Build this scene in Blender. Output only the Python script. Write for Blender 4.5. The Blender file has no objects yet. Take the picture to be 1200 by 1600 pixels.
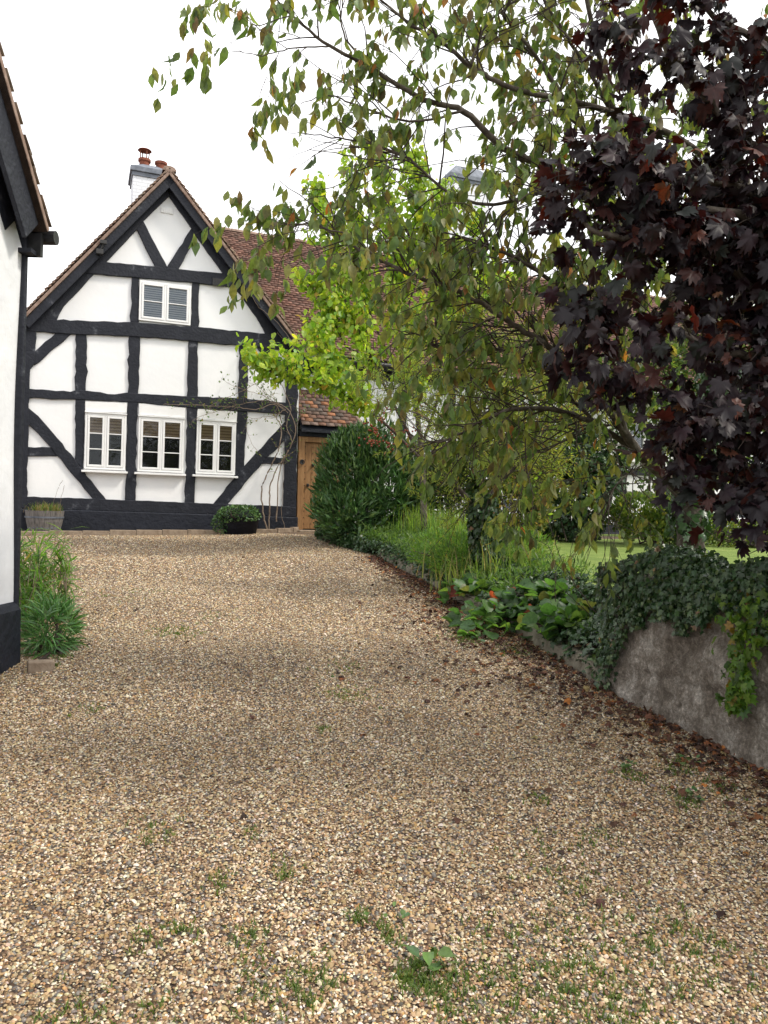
import bpy, bmesh, math, random
import numpy as np
from mathutils import Vector, Matrix

# ------------------------------------------------------------------ camera, world, sun, exposure
SC = bpy.context.scene
COL = SC.collection
F_PX = 1200.0
EYE = Vector((0, 0, 1.55))
ROLL, PITCH = 0.028, -0.0042
_R0 = Vector((1, 0, 0))
_F = Vector((0, math.cos(PITCH), math.sin(PITCH)))
_U0 = Vector((0, -math.sin(PITCH), math.cos(PITCH)))
_R = _R0 * math.cos(ROLL) + _U0 * math.sin(ROLL)
_U = -_R0 * math.sin(ROLL) + _U0 * math.cos(ROLL)
cd = bpy.data.cameras.new("camera")
cam = bpy.data.objects.new("camera", cd)
COL.objects.link(cam)
M = Matrix((( _R.x, _U.x, -_F.x, EYE.x), (_R.y, _U.y, -_F.y, EYE.y), (_R.z, _U.z, -_F.z, EYE.z), (0, 0, 0, 1)))
cam.matrix_world = M
cd.sensor_fit = 'VERTICAL'; cd.sensor_height = 36; cd.lens = 27
cd.clip_start = 0.05; cd.clip_end = 2000
SC.camera = cam
SC.render.resolution_x = 768; SC.render.resolution_y = 1024

SUN_EL, SUN_AZ = math.radians(50), math.radians(98)     # azimuth clockwise from +Y
w = bpy.data.worlds.new("World"); SC.world = w; w.use_nodes = True
nt = w.node_tree; nt.nodes.clear()
out = nt.nodes.new('ShaderNodeOutputWorld'); bg = nt.nodes.new('ShaderNodeBackground')
sky = nt.nodes.new('ShaderNodeTexSky'); sky.sky_type = 'NISHITA'; sky.sun_disc = False
sky.sun_elevation = SUN_EL; sky.sun_rotation = SUN_AZ; sky.dust_density = 4.0; sky.air_density = 1.0
hs = nt.nodes.new('ShaderNodeHueSaturation'); hs.inputs['Saturation'].default_value = 0.22
mixw = nt.nodes.new('ShaderNodeMix'); mixw.data_type = 'RGBA'
tc = nt.nodes.new('ShaderNodeTexCoord'); nz = nt.nodes.new('ShaderNodeTexNoise'); nz.inputs['Scale'].default_value = 2.2; nz.inputs['Detail'].default_value = 5
mr = nt.nodes.new('ShaderNodeMapRange'); mr.inputs[1].default_value = .35; mr.inputs[2].default_value = .62; mr.inputs[3].default_value = .55; mr.inputs[4].default_value = 1.0
nt.links.new(tc.outputs['Generated'], nz.inputs['Vector']); nt.links.new(nz.outputs['Fac'], mr.inputs[0])
nt.links.new(mr.outputs[0], mixw.inputs[0])
mixw.inputs[7].default_value = (13.0, 13.0, 13.2, 1)      # bright cloud cover
nt.links.new(sky.outputs[0], hs.inputs['Color']); nt.links.new(hs.outputs[0], mixw.inputs[6])
nt.links.new(mixw.outputs[2], bg.inputs['Color']); nt.links.new(bg.outputs[0], out.inputs['Surface'])
bg.inputs['Strength'].default_value = 0.10

sl = bpy.data.lights.new("sun", 'SUN'); sl.energy = 2.0; sl.angle = math.radians(9); sl.color = (1.0, 0.93, 0.82)
so = bpy.data.objects.new("sun", sl); COL.objects.link(so)
sd = Vector((math.sin(SUN_AZ) * math.cos(SUN_EL), math.cos(SUN_AZ) * math.cos(SUN_EL), math.sin(SUN_EL)))
so.rotation_euler = sd.to_track_quat('Z', 'Y').to_euler(); so.location = sd * 50

SC.render.engine = 'CYCLES'
SC.view_settings.view_transform = 'Standard'; SC.view_settings.look = 'None'
SC.view_settings.exposure = 0.60; SC.view_settings.gamma = 1.0
SC.cycles.use_denoising = True
SC.cycles.max_bounces = 7; SC.cycles.transparent_max_bounces = 8

rnd = random.Random(11)
rng = np.random.default_rng(7)

# ------------------------------------------------------------------ measuring helpers
def ray(px, py):
    return _F * F_PX + _R * (px - 600) + _U * (800 - py)
def at(px, py, Y):
    v = ray(px, py); return EYE + v * (Y / v.y)
def ground_z(x, y):
    y = np.asarray(y, float)
    z = .0697 * y
    t = np.clip((y - 14.5) / 2.0, 0, 1)
    flat = .0697 * 14.5 + .0697 * 2.0 * (t - t * t / 2)
    return np.where(y > 14.5, flat, z)
def gpt(px, py):
    v = ray(px, py)
    k = 1.0
    lo, hi = 0.5, 40.0
    for _ in range(50):
        m = (lo + hi) / 2
        p = EYE + v * (m / v.y)
        if p.z > float(ground_z(p.x, p.y)): lo = m
        else: hi = m
    p = EYE + v * (lo / v.y)
    return Vector((p.x, p.y, float(ground_z(p.x, p.y))))

TH = math.radians(21.5)
HD = Vector((math.cos(TH), math.sin(TH), 0)); HN = Vector((-math.sin(TH), math.cos(TH), 0))
HO = at(461, 832, 15.5)
def hl(px, py, v=0.0):
    r = ray(px, py)
    k = (v + (HO - EYE).dot(HN)) / r.dot(HN)
    p = EYE + r * k - HO
    return (p.dot(HD), p.z)

# ------------------------------------------------------------------ object helpers
def tag(o, label=None, cat=None, group=None, kind=None):
    if label: o['label'] = label
    if cat: o['category'] = cat
    if group: o['group'] = group
    if kind: o['kind'] = kind
    return o
def empty(name, loc, rz=0.0):
    o = bpy.data.objects.new(name, None); COL.objects.link(o)
    o.location = loc; o.rotation_euler = (0, 0, rz); o.empty_display_size = .2
    return o
def link_mesh(name, me, mat, parent=None, smooth=False):
    if mat:
        for m in (mat if isinstance(mat, (list, tuple)) else [mat]): me.materials.append(m)
    if smooth: me.polygons.foreach_set('use_smooth', [True] * len(me.polygons))
    o = bpy.data.objects.new(name, me); COL.objects.link(o)
    if parent: o.parent = parent
    return o
def np_mesh(name, V, Fs, mat, parent=None, col=None, smooth=False):
    """V (n,3); Fs list of (m,k) index arrays."""
    me = bpy.data.meshes.new(name)
    V = np.asarray(V, np.float32)
    if not isinstance(Fs, list): Fs = [Fs]
    Fs = [np.asarray(f, np.int32) for f in Fs if len(f)]
    nl = sum(f.size for f in Fs); npoly = sum(len(f) for f in Fs)
    me.vertices.add(len(V)); me.vertices.foreach_set('co', V.ravel())
    me.loops.add(nl); me.polygons.add(npoly)
    me.loops.foreach_set('vertex_index', np.concatenate([f.ravel() for f in Fs]))
    st, c = [], 0
    for f in Fs:
        st.append(c + np.arange(len(f)) * f.shape[1]); c += f.size
    me.polygons.foreach_set('loop_start', np.concatenate(st).astype(np.int32))
    if smooth: me.polygons.foreach_set('use_smooth', np.ones(npoly, bool))
    me.update(calc_edges=True); me.validate()
    if col is not None:
        a = me.color_attributes.new('Col', 'FLOAT_COLOR', 'POINT')
        c4 = np.ones((len(V), 4), np.float32); c4[:, :3] = col
        a.data.foreach_set('color', c4.ravel())
    return link_mesh(name, me, mat, parent)

class MB:
    def __init__(s): s.v = []; s.f = []
    def add(s, vs, fs):
        b = len(s.v); s.v += [tuple(v) for v in vs]; s.f += [tuple(b + i for i in f) for f in fs]; return s
    def box(s, x0, x1, y0, y1, z0, z1):
        return s.add([(x0,y0,z0),(x1,y0,z0),(x1,y1,z0),(x0,y1,z0),(x0,y0,z1),(x1,y0,z1),(x1,y1,z1),(x0,y1,z1)],
                     [(0,3,2,1),(4,5,6,7),(0,1,5,4),(1,2,6,5),(2,3,7,6),(3,0,4,7)])
    def obox(s, c, ax, ay, az):
        c = Vector(c); vs = []
        for z in (-1, 1):
            for x, y in ((-1,-1),(1,-1),(1,1),(-1,1)):
                vs.append(c + ax * x + ay * y + az * z)
        return s.add(vs, [(0,3,2,1),(4,5,6,7),(0,1,5,4),(1,2,6,5),(2,3,7,6),(3,0,4,7)])
    def prism(s, poly, y0, y1):
        """poly of (x,z); extruded along y"""
        n = len(poly)
        a = sum(poly[i][0]*poly[(i+1)%n][1]-poly[(i+1)%n][0]*poly[i][1] for i in range(n))
        if a < 0: poly = poly[::-1]
        vs = [(x, y0, z) for x, z in poly] + [(x, y1, z) for x, z in poly]
        fs = [tuple(range(n)), tuple(range(2*n-1, n-1, -1))] + [(i, i+n, (i+1)%n+n, (i+1)%n) for i in range(n)]
        return s.add(vs, fs)
    def tube(s, pts, rad, n=8, cap=True):
        pts = [Vector(p) for p in pts]
        if not isinstance(rad, (list, tuple)): rad = [rad]*len(pts)
        b = len(s.v); 
        for i, p in enumerate(pts):
            t = (pts[min(i+1, len(pts)-1)] - pts[max(i-1, 0)]).normalized()
            a = t.cross(Vector((0.31, .17, .93)) if abs(t.z) < .9 else Vector((1, .1, 0))).normalized(); c = t.cross(a)
            for k in range(n):
                q = 2*math.pi*k/n
                s.v.append(tuple(p + (a*math.cos(q) + c*math.sin(q))*rad[i]))
        for i in range(len(pts)-1):
            for k in range(n):
                s.f.append((b+i*n+k, b+i*n+(k+1)%n, b+(i+1)*n+(k+1)%n, b+(i+1)*n+k))
        if cap:
            s.f.append(tuple(b+k for k in range(n))[::-1]); m = b+(len(pts)-1)*n; s.f.append(tuple(m+k for k in range(n)))
        return s
    def lathe(s, c, prof, n=20):
        c = Vector(c); b = len(s.v)
        for r, z in prof:
            for k in range(n):
                q = 2*math.pi*k/n; s.v.append((c.x + r*math.cos(q), c.y + r*math.sin(q), c.z + z))
        for i in range(len(prof)-1):
            for k in range(n):
                s.f.append((b+i*n+k, b+i*n+(k+1)%n, b+(i+1)*n+(k+1)%n, b+(i+1)*n+k))
        s.f.append(tuple(b+k for k in range(n))[::-1]); m = b+(len(prof)-1)*n; s.f.append(tuple(m+k for k in range(n)))
        return s
    def build(s, name, mat, parent=None, bevel=0, smooth=False, seg=2):
        me = bpy.data.meshes.new(name); me.from_pydata(s.v, [], s.f); me.update()
        bm = bmesh.new(); bm.from_mesh(me); bmesh.ops.recalc_face_normals(bm, faces=bm.faces); bm.to_mesh(me); bm.free()
        o = link_mesh(name, me, mat, parent, smooth)
        if bevel:
            m = o.modifiers.new('bevel', 'BEVEL'); m.width = bevel; m.segments = seg; m.limit_method = 'ANGLE'; m.angle_limit = math.radians(40)
        return o

# ------------------------------------------------------------------ materials
def mat_new(name):
    m = bpy.data.materials.new(name); m.use_nodes = True
    n = m.node_tree; p = n.nodes['Principled BSDF']
    return m, n, p
def N(nt, t, **k):
    x = nt.nodes.new(t)
    for a, b in k.items():
        if a in x.inputs: x.inputs[a].default_value = b
        else: setattr(x, a, b)
    return x
def ramp(nt, fac, stops):
    r = nt.nodes.new('ShaderNodeValToRGB'); e = r.color_ramp.elements
    while len(e) < len(stops): e.new(.5)
    for i, (p, c) in enumerate(stops): e[i].position = p; e[i].color = (*c, 1)
    nt.links.new(fac, r.inputs[0]); return r
def noise_mat(name, stops, scale=8, detail=6, rough=.8, bump=.3, bscale=40, bdist=.01, spec=.3, stretch=None):
    m, n, p = mat_new(name)
    t = N(n, 'ShaderNodeTexCoord'); mp = N(n, 'ShaderNodeMapping')
    if stretch: mp.inputs['Scale'].default_value = stretch
    n.links.new(t.outputs['Object'], mp.inputs[0])
    a = N(n, 'ShaderNodeTexNoise', Scale=scale, Detail=detail, Roughness=.6); n.links.new(mp.outputs[0], a.inputs['Vector'])
    r = ramp(n, a.outputs['Fac'], stops); n.links.new(r.outputs[0], p.inputs['Base Color'])
    b = N(n, 'ShaderNodeTexNoise', Scale=bscale, Detail=5); n.links.new(mp.outputs[0], b.inputs['Vector'])
    bp = N(n, 'ShaderNodeBump', Strength=bump, Distance=bdist); n.links.new(b.outputs['Fac'], bp.inputs['Height']); n.links.new(bp.outputs[0], p.inputs['Normal'])
    p.inputs['Roughness'].default_value = rough; p.inputs['Specular IOR Level'].default_value = spec
    return m
def attr_mat(name, rough=.7, spec=.3, bump=.0, bscale=60, mult=1.0, var=.25, vscale=25, bdist=.004):
    m, n, p = mat_new(name)
    a = N(n, 'ShaderNodeAttribute', attribute_name='Col')
    t = N(n, 'ShaderNodeTexCoord'); nz = N(n, 'ShaderNodeTexNoise', Scale=vscale, Detail=4); n.links.new(t.outputs['Object'], nz.inputs['Vector'])
    mr = N(n, 'ShaderNodeMapRange'); mr.inputs[1].default_value = .3; mr.inputs[2].default_value = .7; mr.inputs[3].default_value = (1-var)*mult; mr.inputs[4].default_value = (1+var)*mult
    n.links.new(nz.outputs['Fac'], mr.inputs[0])
    v = N(n, 'ShaderNodeVectorMath', operation='SCALE'); n.links.new(a.outputs['Color'], v.inputs[0]); n.links.new(mr.outputs[0], v.inputs['Scale'])
    n.links.new(v.outputs[0], p.inputs['Base Color'])
    p.inputs['Roughness'].default_value = rough; p.inputs['Specular IOR Level'].default_value = spec
    if bump:
        b = N(n, 'ShaderNodeTexNoise', Scale=bscale, Detail=4); n.links.new(t.outputs['Object'], b.inputs['Vector'])
        bp = N(n, 'ShaderNodeBump', Strength=bump, Distance=bdist); n.links.new(b.outputs['Fac'], bp.inputs['Height']); n.links.new(bp.outputs[0], p.inputs['Normal'])
    return m
def leaf_mat(name, trans=.45, rough=.45, gloss=.12, tint=(1.15, 1.1, .5)):
    m, n, p = mat_new(name)
    o = n.nodes['Material Output']
    a = N(n, 'ShaderNodeAttribute', attribute_name='Col')
    t = N(n, 'ShaderNodeTexCoord'); nz = N(n, 'ShaderNodeTexNoise', Scale=45.0, Detail=3); n.links.new(t.outputs['Object'], nz.inputs['Vector'])
    mr = N(n, 'ShaderNodeMapRange'); mr.inputs[1].default_value = .3; mr.inputs[2].default_value = .7; mr.inputs[3].default_value = .75; mr.inputs[4].default_value = 1.25
    n.links.new(nz.outputs['Fac'], mr.inputs[0])
    v = N(n, 'ShaderNodeVectorMath', operation='SCALE'); n.links.new(a.outputs['Color'], v.inputs[0]); n.links.new(mr.outputs[0], v.inputs['Scale'])
    n.links.new(v.outputs[0], p.inputs['Base Color'])
    p.inputs['Roughness'].default_value = rough; p.inputs['Specular IOR Level'].default_value = gloss*4
    tr = N(n, 'ShaderNodeBsdfTranslucent')
    v2 = N(n, 'ShaderNodeVectorMath', operation='MULTIPLY'); n.links.new(v.outputs[0], v2.inputs[0]); v2.inputs[1].default_value = tuple(c*1.6 for c in tint)
    n.links.new(v2.outputs[0], tr.inputs['Color'])
    mx = N(n, 'ShaderNodeMixShader'); mx.inputs[0].default_value = trans
    n.links.new(p.outputs[0], mx.inputs[1]); n.links.new(tr.outputs[0], mx.inputs[2]); n.links.new(mx.outputs[0], o.inputs['Surface'])
    return m

MT = {}
MT['white'] = noise_mat('limewash', [(.3, (.80,.81,.82)), (.7, (.86,.86,.86))], scale=2.2, rough=.85, bump=.22, bscale=9, bdist=.015)
MT['black'] = noise_mat('black_timber', [(.25, (.009,.011,.017)), (.57, (.016,.018,.026)), (.63, (.022,.025,.034)), (.69, (.09,.095,.11))], scale=4, detail=12, rough=.6, bump=.9, bscale=22, bdist=.012, spec=.28)
MT['plinth'] = noise_mat('black_render', [(.3, (.009,.011,.018)), (.68, (.016,.019,.029)), (.8, (.055,.06,.075))], scale=4, detail=9, rough=.6, bump=.8, bscale=14, bdist=.02, spec=.28)
MT['paintwhite'] = noise_mat('white_gloss_paint', [(.3, (.78,.78,.77)), (.7, (.83,.83,.82))], scale=6, rough=.35, bump=.1, bscale=60, bdist=.002, spec=.5)
MT['oak'] = noise_mat('oak', [(.2, (.15,.07,.028)), (.5, (.28,.15,.062)), (.8, (.38,.225,.105))], scale=5, detail=8, rough=.6, bump=.4, bscale=30, bdist=.004, stretch=(6, 6, .6))
MT['iron'] = noise_mat('iron', [(.3, (.015,.015,.016)), (.7, (.03,.028,.026))], rough=.5, spec=.5)
MT['tile'] = attr_mat('clay_tile', rough=.85, bump=.4, bscale=50, var=.3, vscale=14)
MT['lead'] = noise_mat('lead', [(.3, (.10,.115,.14)), (.7, (.2,.22,.26))], rough=.6)
MT['terracotta'] = noise_mat('terracotta', [(.3, (.10,.03,.02)), (.7, (.28,.09,.05))], rough=.8)
MT['mortar'] = noise_mat('verge_mortar', [(.3, (.16,.10,.075)), (.7, (.34,.25,.2))], scale=14, rough=.9)
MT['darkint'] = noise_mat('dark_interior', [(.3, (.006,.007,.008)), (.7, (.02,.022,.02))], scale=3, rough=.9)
MT['bark'] = noise_mat('bark', [(.3, (.035,.026,.02)), (.5, (.08,.065,.05)), (.72, (.17,.15,.125))], scale=14, detail=8, rough=.9, bump=.8, bscale=30, bdist=.012)
MT['twig'] = noise_mat('twig_bark', [(.3, (.03,.022,.018)), (.7, (.08,.06,.048))], scale=10, rough=.85)
MT['paletwig'] = noise_mat('pale_stem', [(.3, (.14,.10,.07)), (.7, (.28,.22,.17))], scale=10, rough=.85)
MT['leaf'] = leaf_mat('leaf_cherry', .52)
MT['leafdark'] = leaf_mat('leaf_maple', .25, rough=.5, gloss=.09, tint=(1.3, .45, .3))
MT['leafbright'] = leaf_mat('leaf_bright', .5)
MT['ivy'] = leaf_mat('leaf_ivy', .12, rough=.36, gloss=.12)
MT['dead'] = attr_mat('dead_leaf', rough=.8, var=.3, vscale=60)
MT['pebble'] = attr_mat('pebble', rough=.65, spec=.35, var=.22, vscale=70)
MT['berry'] = noise_mat('berry', [(.3, (.15,.025,.012)), (.7, (.24,.05,.018))], rough=.35)
MT['soil'] = noise_mat('soil', [(.3, (.02,.014,.009)), (.7, (.06,.042,.028))], scale=18, rough=.95, bump=1, bscale=40, bdist=.03)
MT['weathered'] = noise_mat('weathered_oak', [(.3, (.09,.085,.08)), (.7, (.22,.2,.185))], scale=7, rough=.85, bump=.4, stretch=(5,5,.7))
MT['brick'] = noise_mat('old_brick', [(.3, (.18,.13,.09)), (.7, (.34,.27,.2))], scale=12, rough=.9, bump=.6)
MT['blackplastic'] = noise_mat('black_plastic', [(.3, (.012,.012,.013)), (.7, (.02,.02,.022))], rough=.4)

def glass_mat():
    m, n, p = mat_new('window_glass')
    o = n.nodes['Material Output']
    gl = N(n, 'ShaderNodeBsdfGlossy'); gl.inputs['Roughness'].default_value = .03; gl.inputs['Color'].default_value = (.45,.48,.5,1)
    tr = N(n, 'ShaderNodeBsdfTransparent'); fr = N(n, 'ShaderNodeFresnel', IOR=1.5)
    t = N(n, 'ShaderNodeTexCoord'); nz = N(n, 'ShaderNodeTexNoise', Scale=5.0); n.links.new(t.outputs['Object'], nz.inputs['Vector'])
    bp = N(n, 'ShaderNodeBump', Strength=.12, Distance=.02); n.links.new(nz.outputs['Fac'], bp.inputs['Height']); n.links.new(bp.outputs[0], gl.inputs['Normal'])
    mx = N(n, 'ShaderNodeMixShader'); n.links.new(fr.outputs[0], mx.inputs[0]); n.links.new(tr.outputs[0], mx.inputs[1]); n.links.new(gl.outputs[0], mx.inputs[2])
    n.links.new(mx.outputs[0], o.inputs['Surface']); return m
MT['glass'] = glass_mat()
def blind_mat(name, c1, c2, sc):
    m, n, p = mat_new(name)
    t = N(n, 'ShaderNodeTexCoord'); wv = N(n, 'ShaderNodeTexWave', Scale=sc, bands_direction='Z'); n.links.new(t.outputs['Object'], wv.inputs['Vector'])
    r = ramp(n, wv.outputs['Fac'], [(.25, c1), (.6, c2)]); n.links.new(r.outputs[0], p.inputs['Base Color']); p.inputs['Roughness'].default_value = .8
    return m
MT['blind'] = blind_mat('wood_blind', (.16,.11,.06), (.30,.22,.13), 5.5)
MT['shutter'] = blind_mat('white_blind', (.16,.20,.25), (.42,.47,.52), 7.5)

def wall_mat():
    m, n, p = mat_new('rubble_render')
    t = N(n, 'ShaderNodeTexCoord')
    mp = N(n, 'ShaderNodeMapping'); mp.inputs['Scale'].default_value = (1, 1, .55); n.links.new(t.outputs['Object'], mp.inputs[0])
    a = N(n, 'ShaderNodeTexNoise', Scale=6.0, Detail=12, Roughness=.78); n.links.new(mp.outputs[0], a.inputs['Vector'])
    r = ramp(n, a.outputs['Fac'], [(.3, (.12,.098,.075)), (.44, (.28,.24,.20)), (.52, (.44,.395,.345)), (.60, (.72,.68,.63))])
    b = N(n, 'ShaderNodeTexNoise', Scale=48.0, Detail=10, Roughness=.85); n.links.new(t.outputs['Object'], b.inputs['Vector'])
    r2 = ramp(n, b.outputs['Fac'], [(.35, (.35,.33,.31)), (.55, (1.0,.98,.95)), (.66, (1.9,1.85,1.85))])
    mx = N(n, 'ShaderNodeMix'); mx.data_type = 'RGBA'; mx.blend_type = 'MULTIPLY'; mx.inputs[0].default_value = 1
    n.links.new(r.outputs[0], mx.inputs[6]); n.links.new(r2.outputs[0], mx.inputs[7]); n.links.new(mx.outputs[2], p.inputs['Base Color'])
    bp = N(n, 'ShaderNodeBump', Strength=1.0, Distance=.04); n.links.new(b.outputs['Fac'], bp.inputs['Height']); n.links.new(bp.outputs[0], p.inputs['Normal'])
    p.inputs['Roughness'].default_value = .95; return m
MT['wall'] = wall_mat()

def gravel_mat():
    m, n, p = mat_new('gravel_ground')
    t = N(n, 'ShaderNodeTexCoord')
    v = N(n, 'ShaderNodeTexVoronoi', Scale=62.0); n.links.new(t.outputs['Object'], v.inputs['Vector'])
    sep = N(n, 'ShaderNodeSeparateColor'); n.links.new(v.outputs['Color'], sep.inputs[0])
    r = ramp(n, sep.outputs[0], [(0, (.07,.045,.03)), (.2, (.17,.11,.065)), (.45, (.30,.20,.12)), (.7, (.42,.31,.2)), (.86, (.19,.18,.18)), (1, (.58,.5,.4))])
    r.color_ramp.interpolation = 'CONSTANT'
    e = ramp(n, v.outputs['Distance'], [(.25, (1,1,1)), (.6, (.35,.3,.26))])
    mx = N(n, 'ShaderNodeMix'); mx.data_type = 'RGBA'; mx.blend_type = 'MULTIPLY'; mx.inputs[0].default_value = 1
    n.links.new(r.outputs[0], mx.inputs[6]); n.links.new(e.outputs[0], mx.inputs[7])
    a = N(n, 'ShaderNodeTexNoise', Scale=.9, Detail=8, Roughness=.7); n.links.new(t.outputs['Object'], a.inputs['Vector'])
    r3 = ramp(n, a.outputs['Fac'], [(.35, (.75,.72,.72)), (.6, (1.1,1.08,1.0))])
    m2 = N(n, 'ShaderNodeMix'); m2.data_type = 'RGBA'; m2.blend_type = 'MULTIPLY'; m2.inputs[0].default_value = 1
    n.links.new(mx.outputs[2], m2.inputs[6]); n.links.new(r3.outputs[0], m2.inputs[7])
    n.links.new(m2.outputs[2], p.inputs['Base Color'])
    bp = N(n, 'ShaderNodeBump', Strength=.9, Distance=.012, invert=True); n.links.new(v.outputs['Distance'], bp.inputs['Height']); n.links.new(bp.outputs[0], p.inputs['Normal'])
    p.inputs['Roughness'].default_value = .8; return m
MT['gravel'] = gravel_mat()
MT['lawn'] = noise_mat('lawn', [(.3, (.12,.19,.035)), (.55, (.19,.26,.055)), (.75, (.27,.32,.09))], scale=3, detail=10, rough=.9, bump=1, bscale=90, bdist=.03)

# ------------------------------------------------------------------ setting: ground
def sheet(name, xs, ys, zf, mat, label_kind='structure'):
    X, Y = np.meshgrid(xs, ys); Z = zf(X, Y)
    V = np.stack([X, Y, Z], -1).reshape(-1, 3); nx = len(xs)
    i = np.arange((len(ys)-1)*(nx-1)); r = i // (nx-1); c = i % (nx-1); a = r*nx + c
    Fq = np.stack([a, a+1, a+nx+1, a+nx], -1)
    o = np_mesh(name, V, Fq, mat, smooth=True); o['kind'] = label_kind; return o
def drive_z(x, y):
    z = ground_z(x, y)
    z = z + .012*np.sin(x*1.7+y*.8) + .01*np.sin(y*2.3-x*.9)
    far = np.clip((y-30)/100, 0, 1)
    return z - .0*far
xs = np.concatenate([np.linspace(-400, -12, 12), np.linspace(-10, 16, 105), np.linspace(20, 400, 12)])
ys = np.concatenate([np.linspace(-200, -6, 8), np.linspace(-4, 30, 137), np.linspace(40, 600, 12)])
g = sheet('gravel_ground', xs, ys, drive_z, MT['gravel'])

EDGE_PX = [(1200,1210), (1080,1145), (960,1080), (850,1018), (770,972), (700,932), (640,898), (590,872)]
EDGE = [gpt(*p) for p in EDGE_PX]
_d0 = (EDGE[2] - EDGE[0]); _d0.z = 0; _d0.normalize()
P_near = EDGE[0] - _d0 * 4.5; P_near.z = float(ground_z(0, P_near.y))
EDGE = [P_near] + EDGE
WALL_I = 3
TAIL = [gpt(545, 858), gpt(500, 846), gpt(492, 836), gpt(520, 829)]
BOUND = EDGE + TAIL
LAWN_Z = 1.08
def lawn_z(y): return .86 + .031*np.clip(np.asarray(y, float) - 7, -9, 7.1)
# planting bed between edging and lawn
bv, bf = [], []
for i, p in enumerate(BOUND):
    q = BOUND[min(i+1, len(BOUND)-1)] - BOUND[max(i-1, 0)]; q.z = 0; q.normalize()
    nrm = Vector((q.y, -q.x, 0))
    if i >= len(EDGE): nrm = Vector((1, .15, 0)).normalized()
    off = [0.02, .2, .4, .6, 1.2, 3.2]
    for k, t in enumerate(off):
        lz = float(lawn_z(p.y)); zz = p.z + .10 + (max(lz, p.z + .12) - .02 - p.z - .10) * min(1, t/.55)
        if k == 5: zz = lz - .02 if i < len(EDGE) else lz + .02
        c = p + nrm * t
        if i >= len(EDGE): zz = p.z - .02 + .10*min(1, t/.6)
        bv.append((c.x, c.y, zz + .02*math.sin(c.x*7+c.y*5)))
for i in range(len(BOUND)-1):
    for k in range(5):
        a = i*6+k; bf.append((a, a+1, a+7, a+6))
o = np_mesh('planting_bed_soil', np.array(bv), np.array(bf), MT['soil'], smooth=True); o['kind'] = 'structure'
def lawn_edge_x(y):
    e = [(p.x + .62, p.y) for p in BOUND[:9]]
    return np.interp(y, [a[1] for a in e], [a[0] for a in e])
ly = np.concatenate([np.linspace(-1, 15, 60), np.linspace(16, 40, 10)])
V = []; nxl = 40
for y in ly:
    x0 = float(lawn_edge_x(y))
    for k in range(nxl):
        t = k/(nxl-1); x = x0 + (60 - x0)*t**2
        V.append((x, y, float(lawn_z(y)) + .012*math.sin(x*1.3)+.01*math.sin(y*1.9)))
V = np.array(V); i = np.arange((len(ly)-1)*(nxl-1)); a = (i//(nxl-1))*nxl + i % (nxl-1)
o = np_mesh('lawn', V, np.stack([a, a+1, a+nxl+1, a+nxl], -1), MT['lawn'], smooth=True); o['kind'] = 'structure'

# ------------------------------------------------------------------ the gabled house
house = empty('timber_framed_house', HO, TH)
tag(house, 'black and white timber framed house with steep gable and red tiled roof behind the drive', 'house')
GZ = -.12     # bottom of walls (local z)
def hp(pts, v=0.0): return [hl(x, y, v) for x, y in pts]
# gable wall
uL = hl(30, 600)[0] - .12; uR = 0.0
apex = hl(265, 266, -.05)
eL = hl(34, 500, 0); eR = hl(470, 548, 0)
wall_poly = [(uL, GZ), (0.0, GZ), (0.0, eR[1]), (apex[0], apex[1]-.1), (uL, eL[1]-.1)]
mb = MB(); mb.prism(wall_poly, 0.0, .25)
mb.box(uL, uL+.2, .25, 6.0, GZ, eL[1]-.1)
mb.box(-.2, 0.0, .25, 6.0, GZ, eR[1]-.05)
mb.build('wall', MT['white'], house)
def rough_poly(pts, amp=.008, step=.11):
    out = []
    n = len(pts)
    for i in range(n):
        a = pts[i]; b = pts[(i+1) % n]
        L = math.hypot(b[0]-a[0], b[1]-a[1]); k = max(1, int(L/step))
        out.append(a)
        for j in range(1, k):
            t = j/k
            out.append((a[0]+(b[0]-a[0])*t + rnd.gauss(0, amp), a[1]+(b[1]-a[1])*t + rnd.gauss(0, amp)))
    return out
def timber(name, px, thick, amp=.008):
    mb = MB(); mb.prism(rough_poly(hp(px, -thick), amp), -thick, .01)
    return mb.build(name, MT['black'], house, bevel=.009)
timber('rafter', [(266,268),(116,424),(165,410),(215,357),(223,346),(264,306)], .050, .003)
timber('rafter', [(266,268),(264,306),(300,357),(307,369),(349,427),(362,448),(398,452)], .053, .003)
timber('collar_beam', [(118,420),(165,409),(243,416),(278,420),(349,427),(398,447),(396,452),(300,441),(218,434),(116,425)], .058, .003)
timber('brace', [(213,357),(224,345),(262,418),(243,418)], .044, .004)
timber('brace', [(299,357),(308,368),(278,422),(260,418)], .047, .004)
timber('principal_rafter', [(116,422),(147,428),(127,450),(107,470),(93,490),(88,501),(32,505),(32,500)], .042)
timber('principal_rafter', [(365,446),(396,450),(425,487),(478,552),(448,548),(415,522),(400,494)], .040)
timber('tie_beam', [(24,498),(88,500),(205,503),(300,510),(415,521),(466,527),(468,549),(448,546),(373,540),(295,532),(202,525),(115,522),(24,516)], .056, .006)
timber('stud', [(206,432),(218,433),(217,504),(204,503)], .036)
timber('stud', [(301,439),(312,441),(310,512),(298,510)], .036)
timber('corner_post', [(14,514),(56,516),(55,548),(54,568),(47,577),(46,610),(44,690),(42,780),(10,780)], .049)
timber('corner_post', [(448,543),(446,577),(447,628),(445,700),(443,794),(463,795),(465.5,600),(467.5,543)], .046)
timber('brace', [(88,519),(114,520),(53,571),(54,549)], .033)
timber('brace', [(400,541),(420,543),(447,571),(448,596)], .033)
timber('stud', [(119,520),(135,521),(136,560),(134,610),(133,640),(130,734),(117,720),(118,625),(117,600)], .030)
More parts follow.
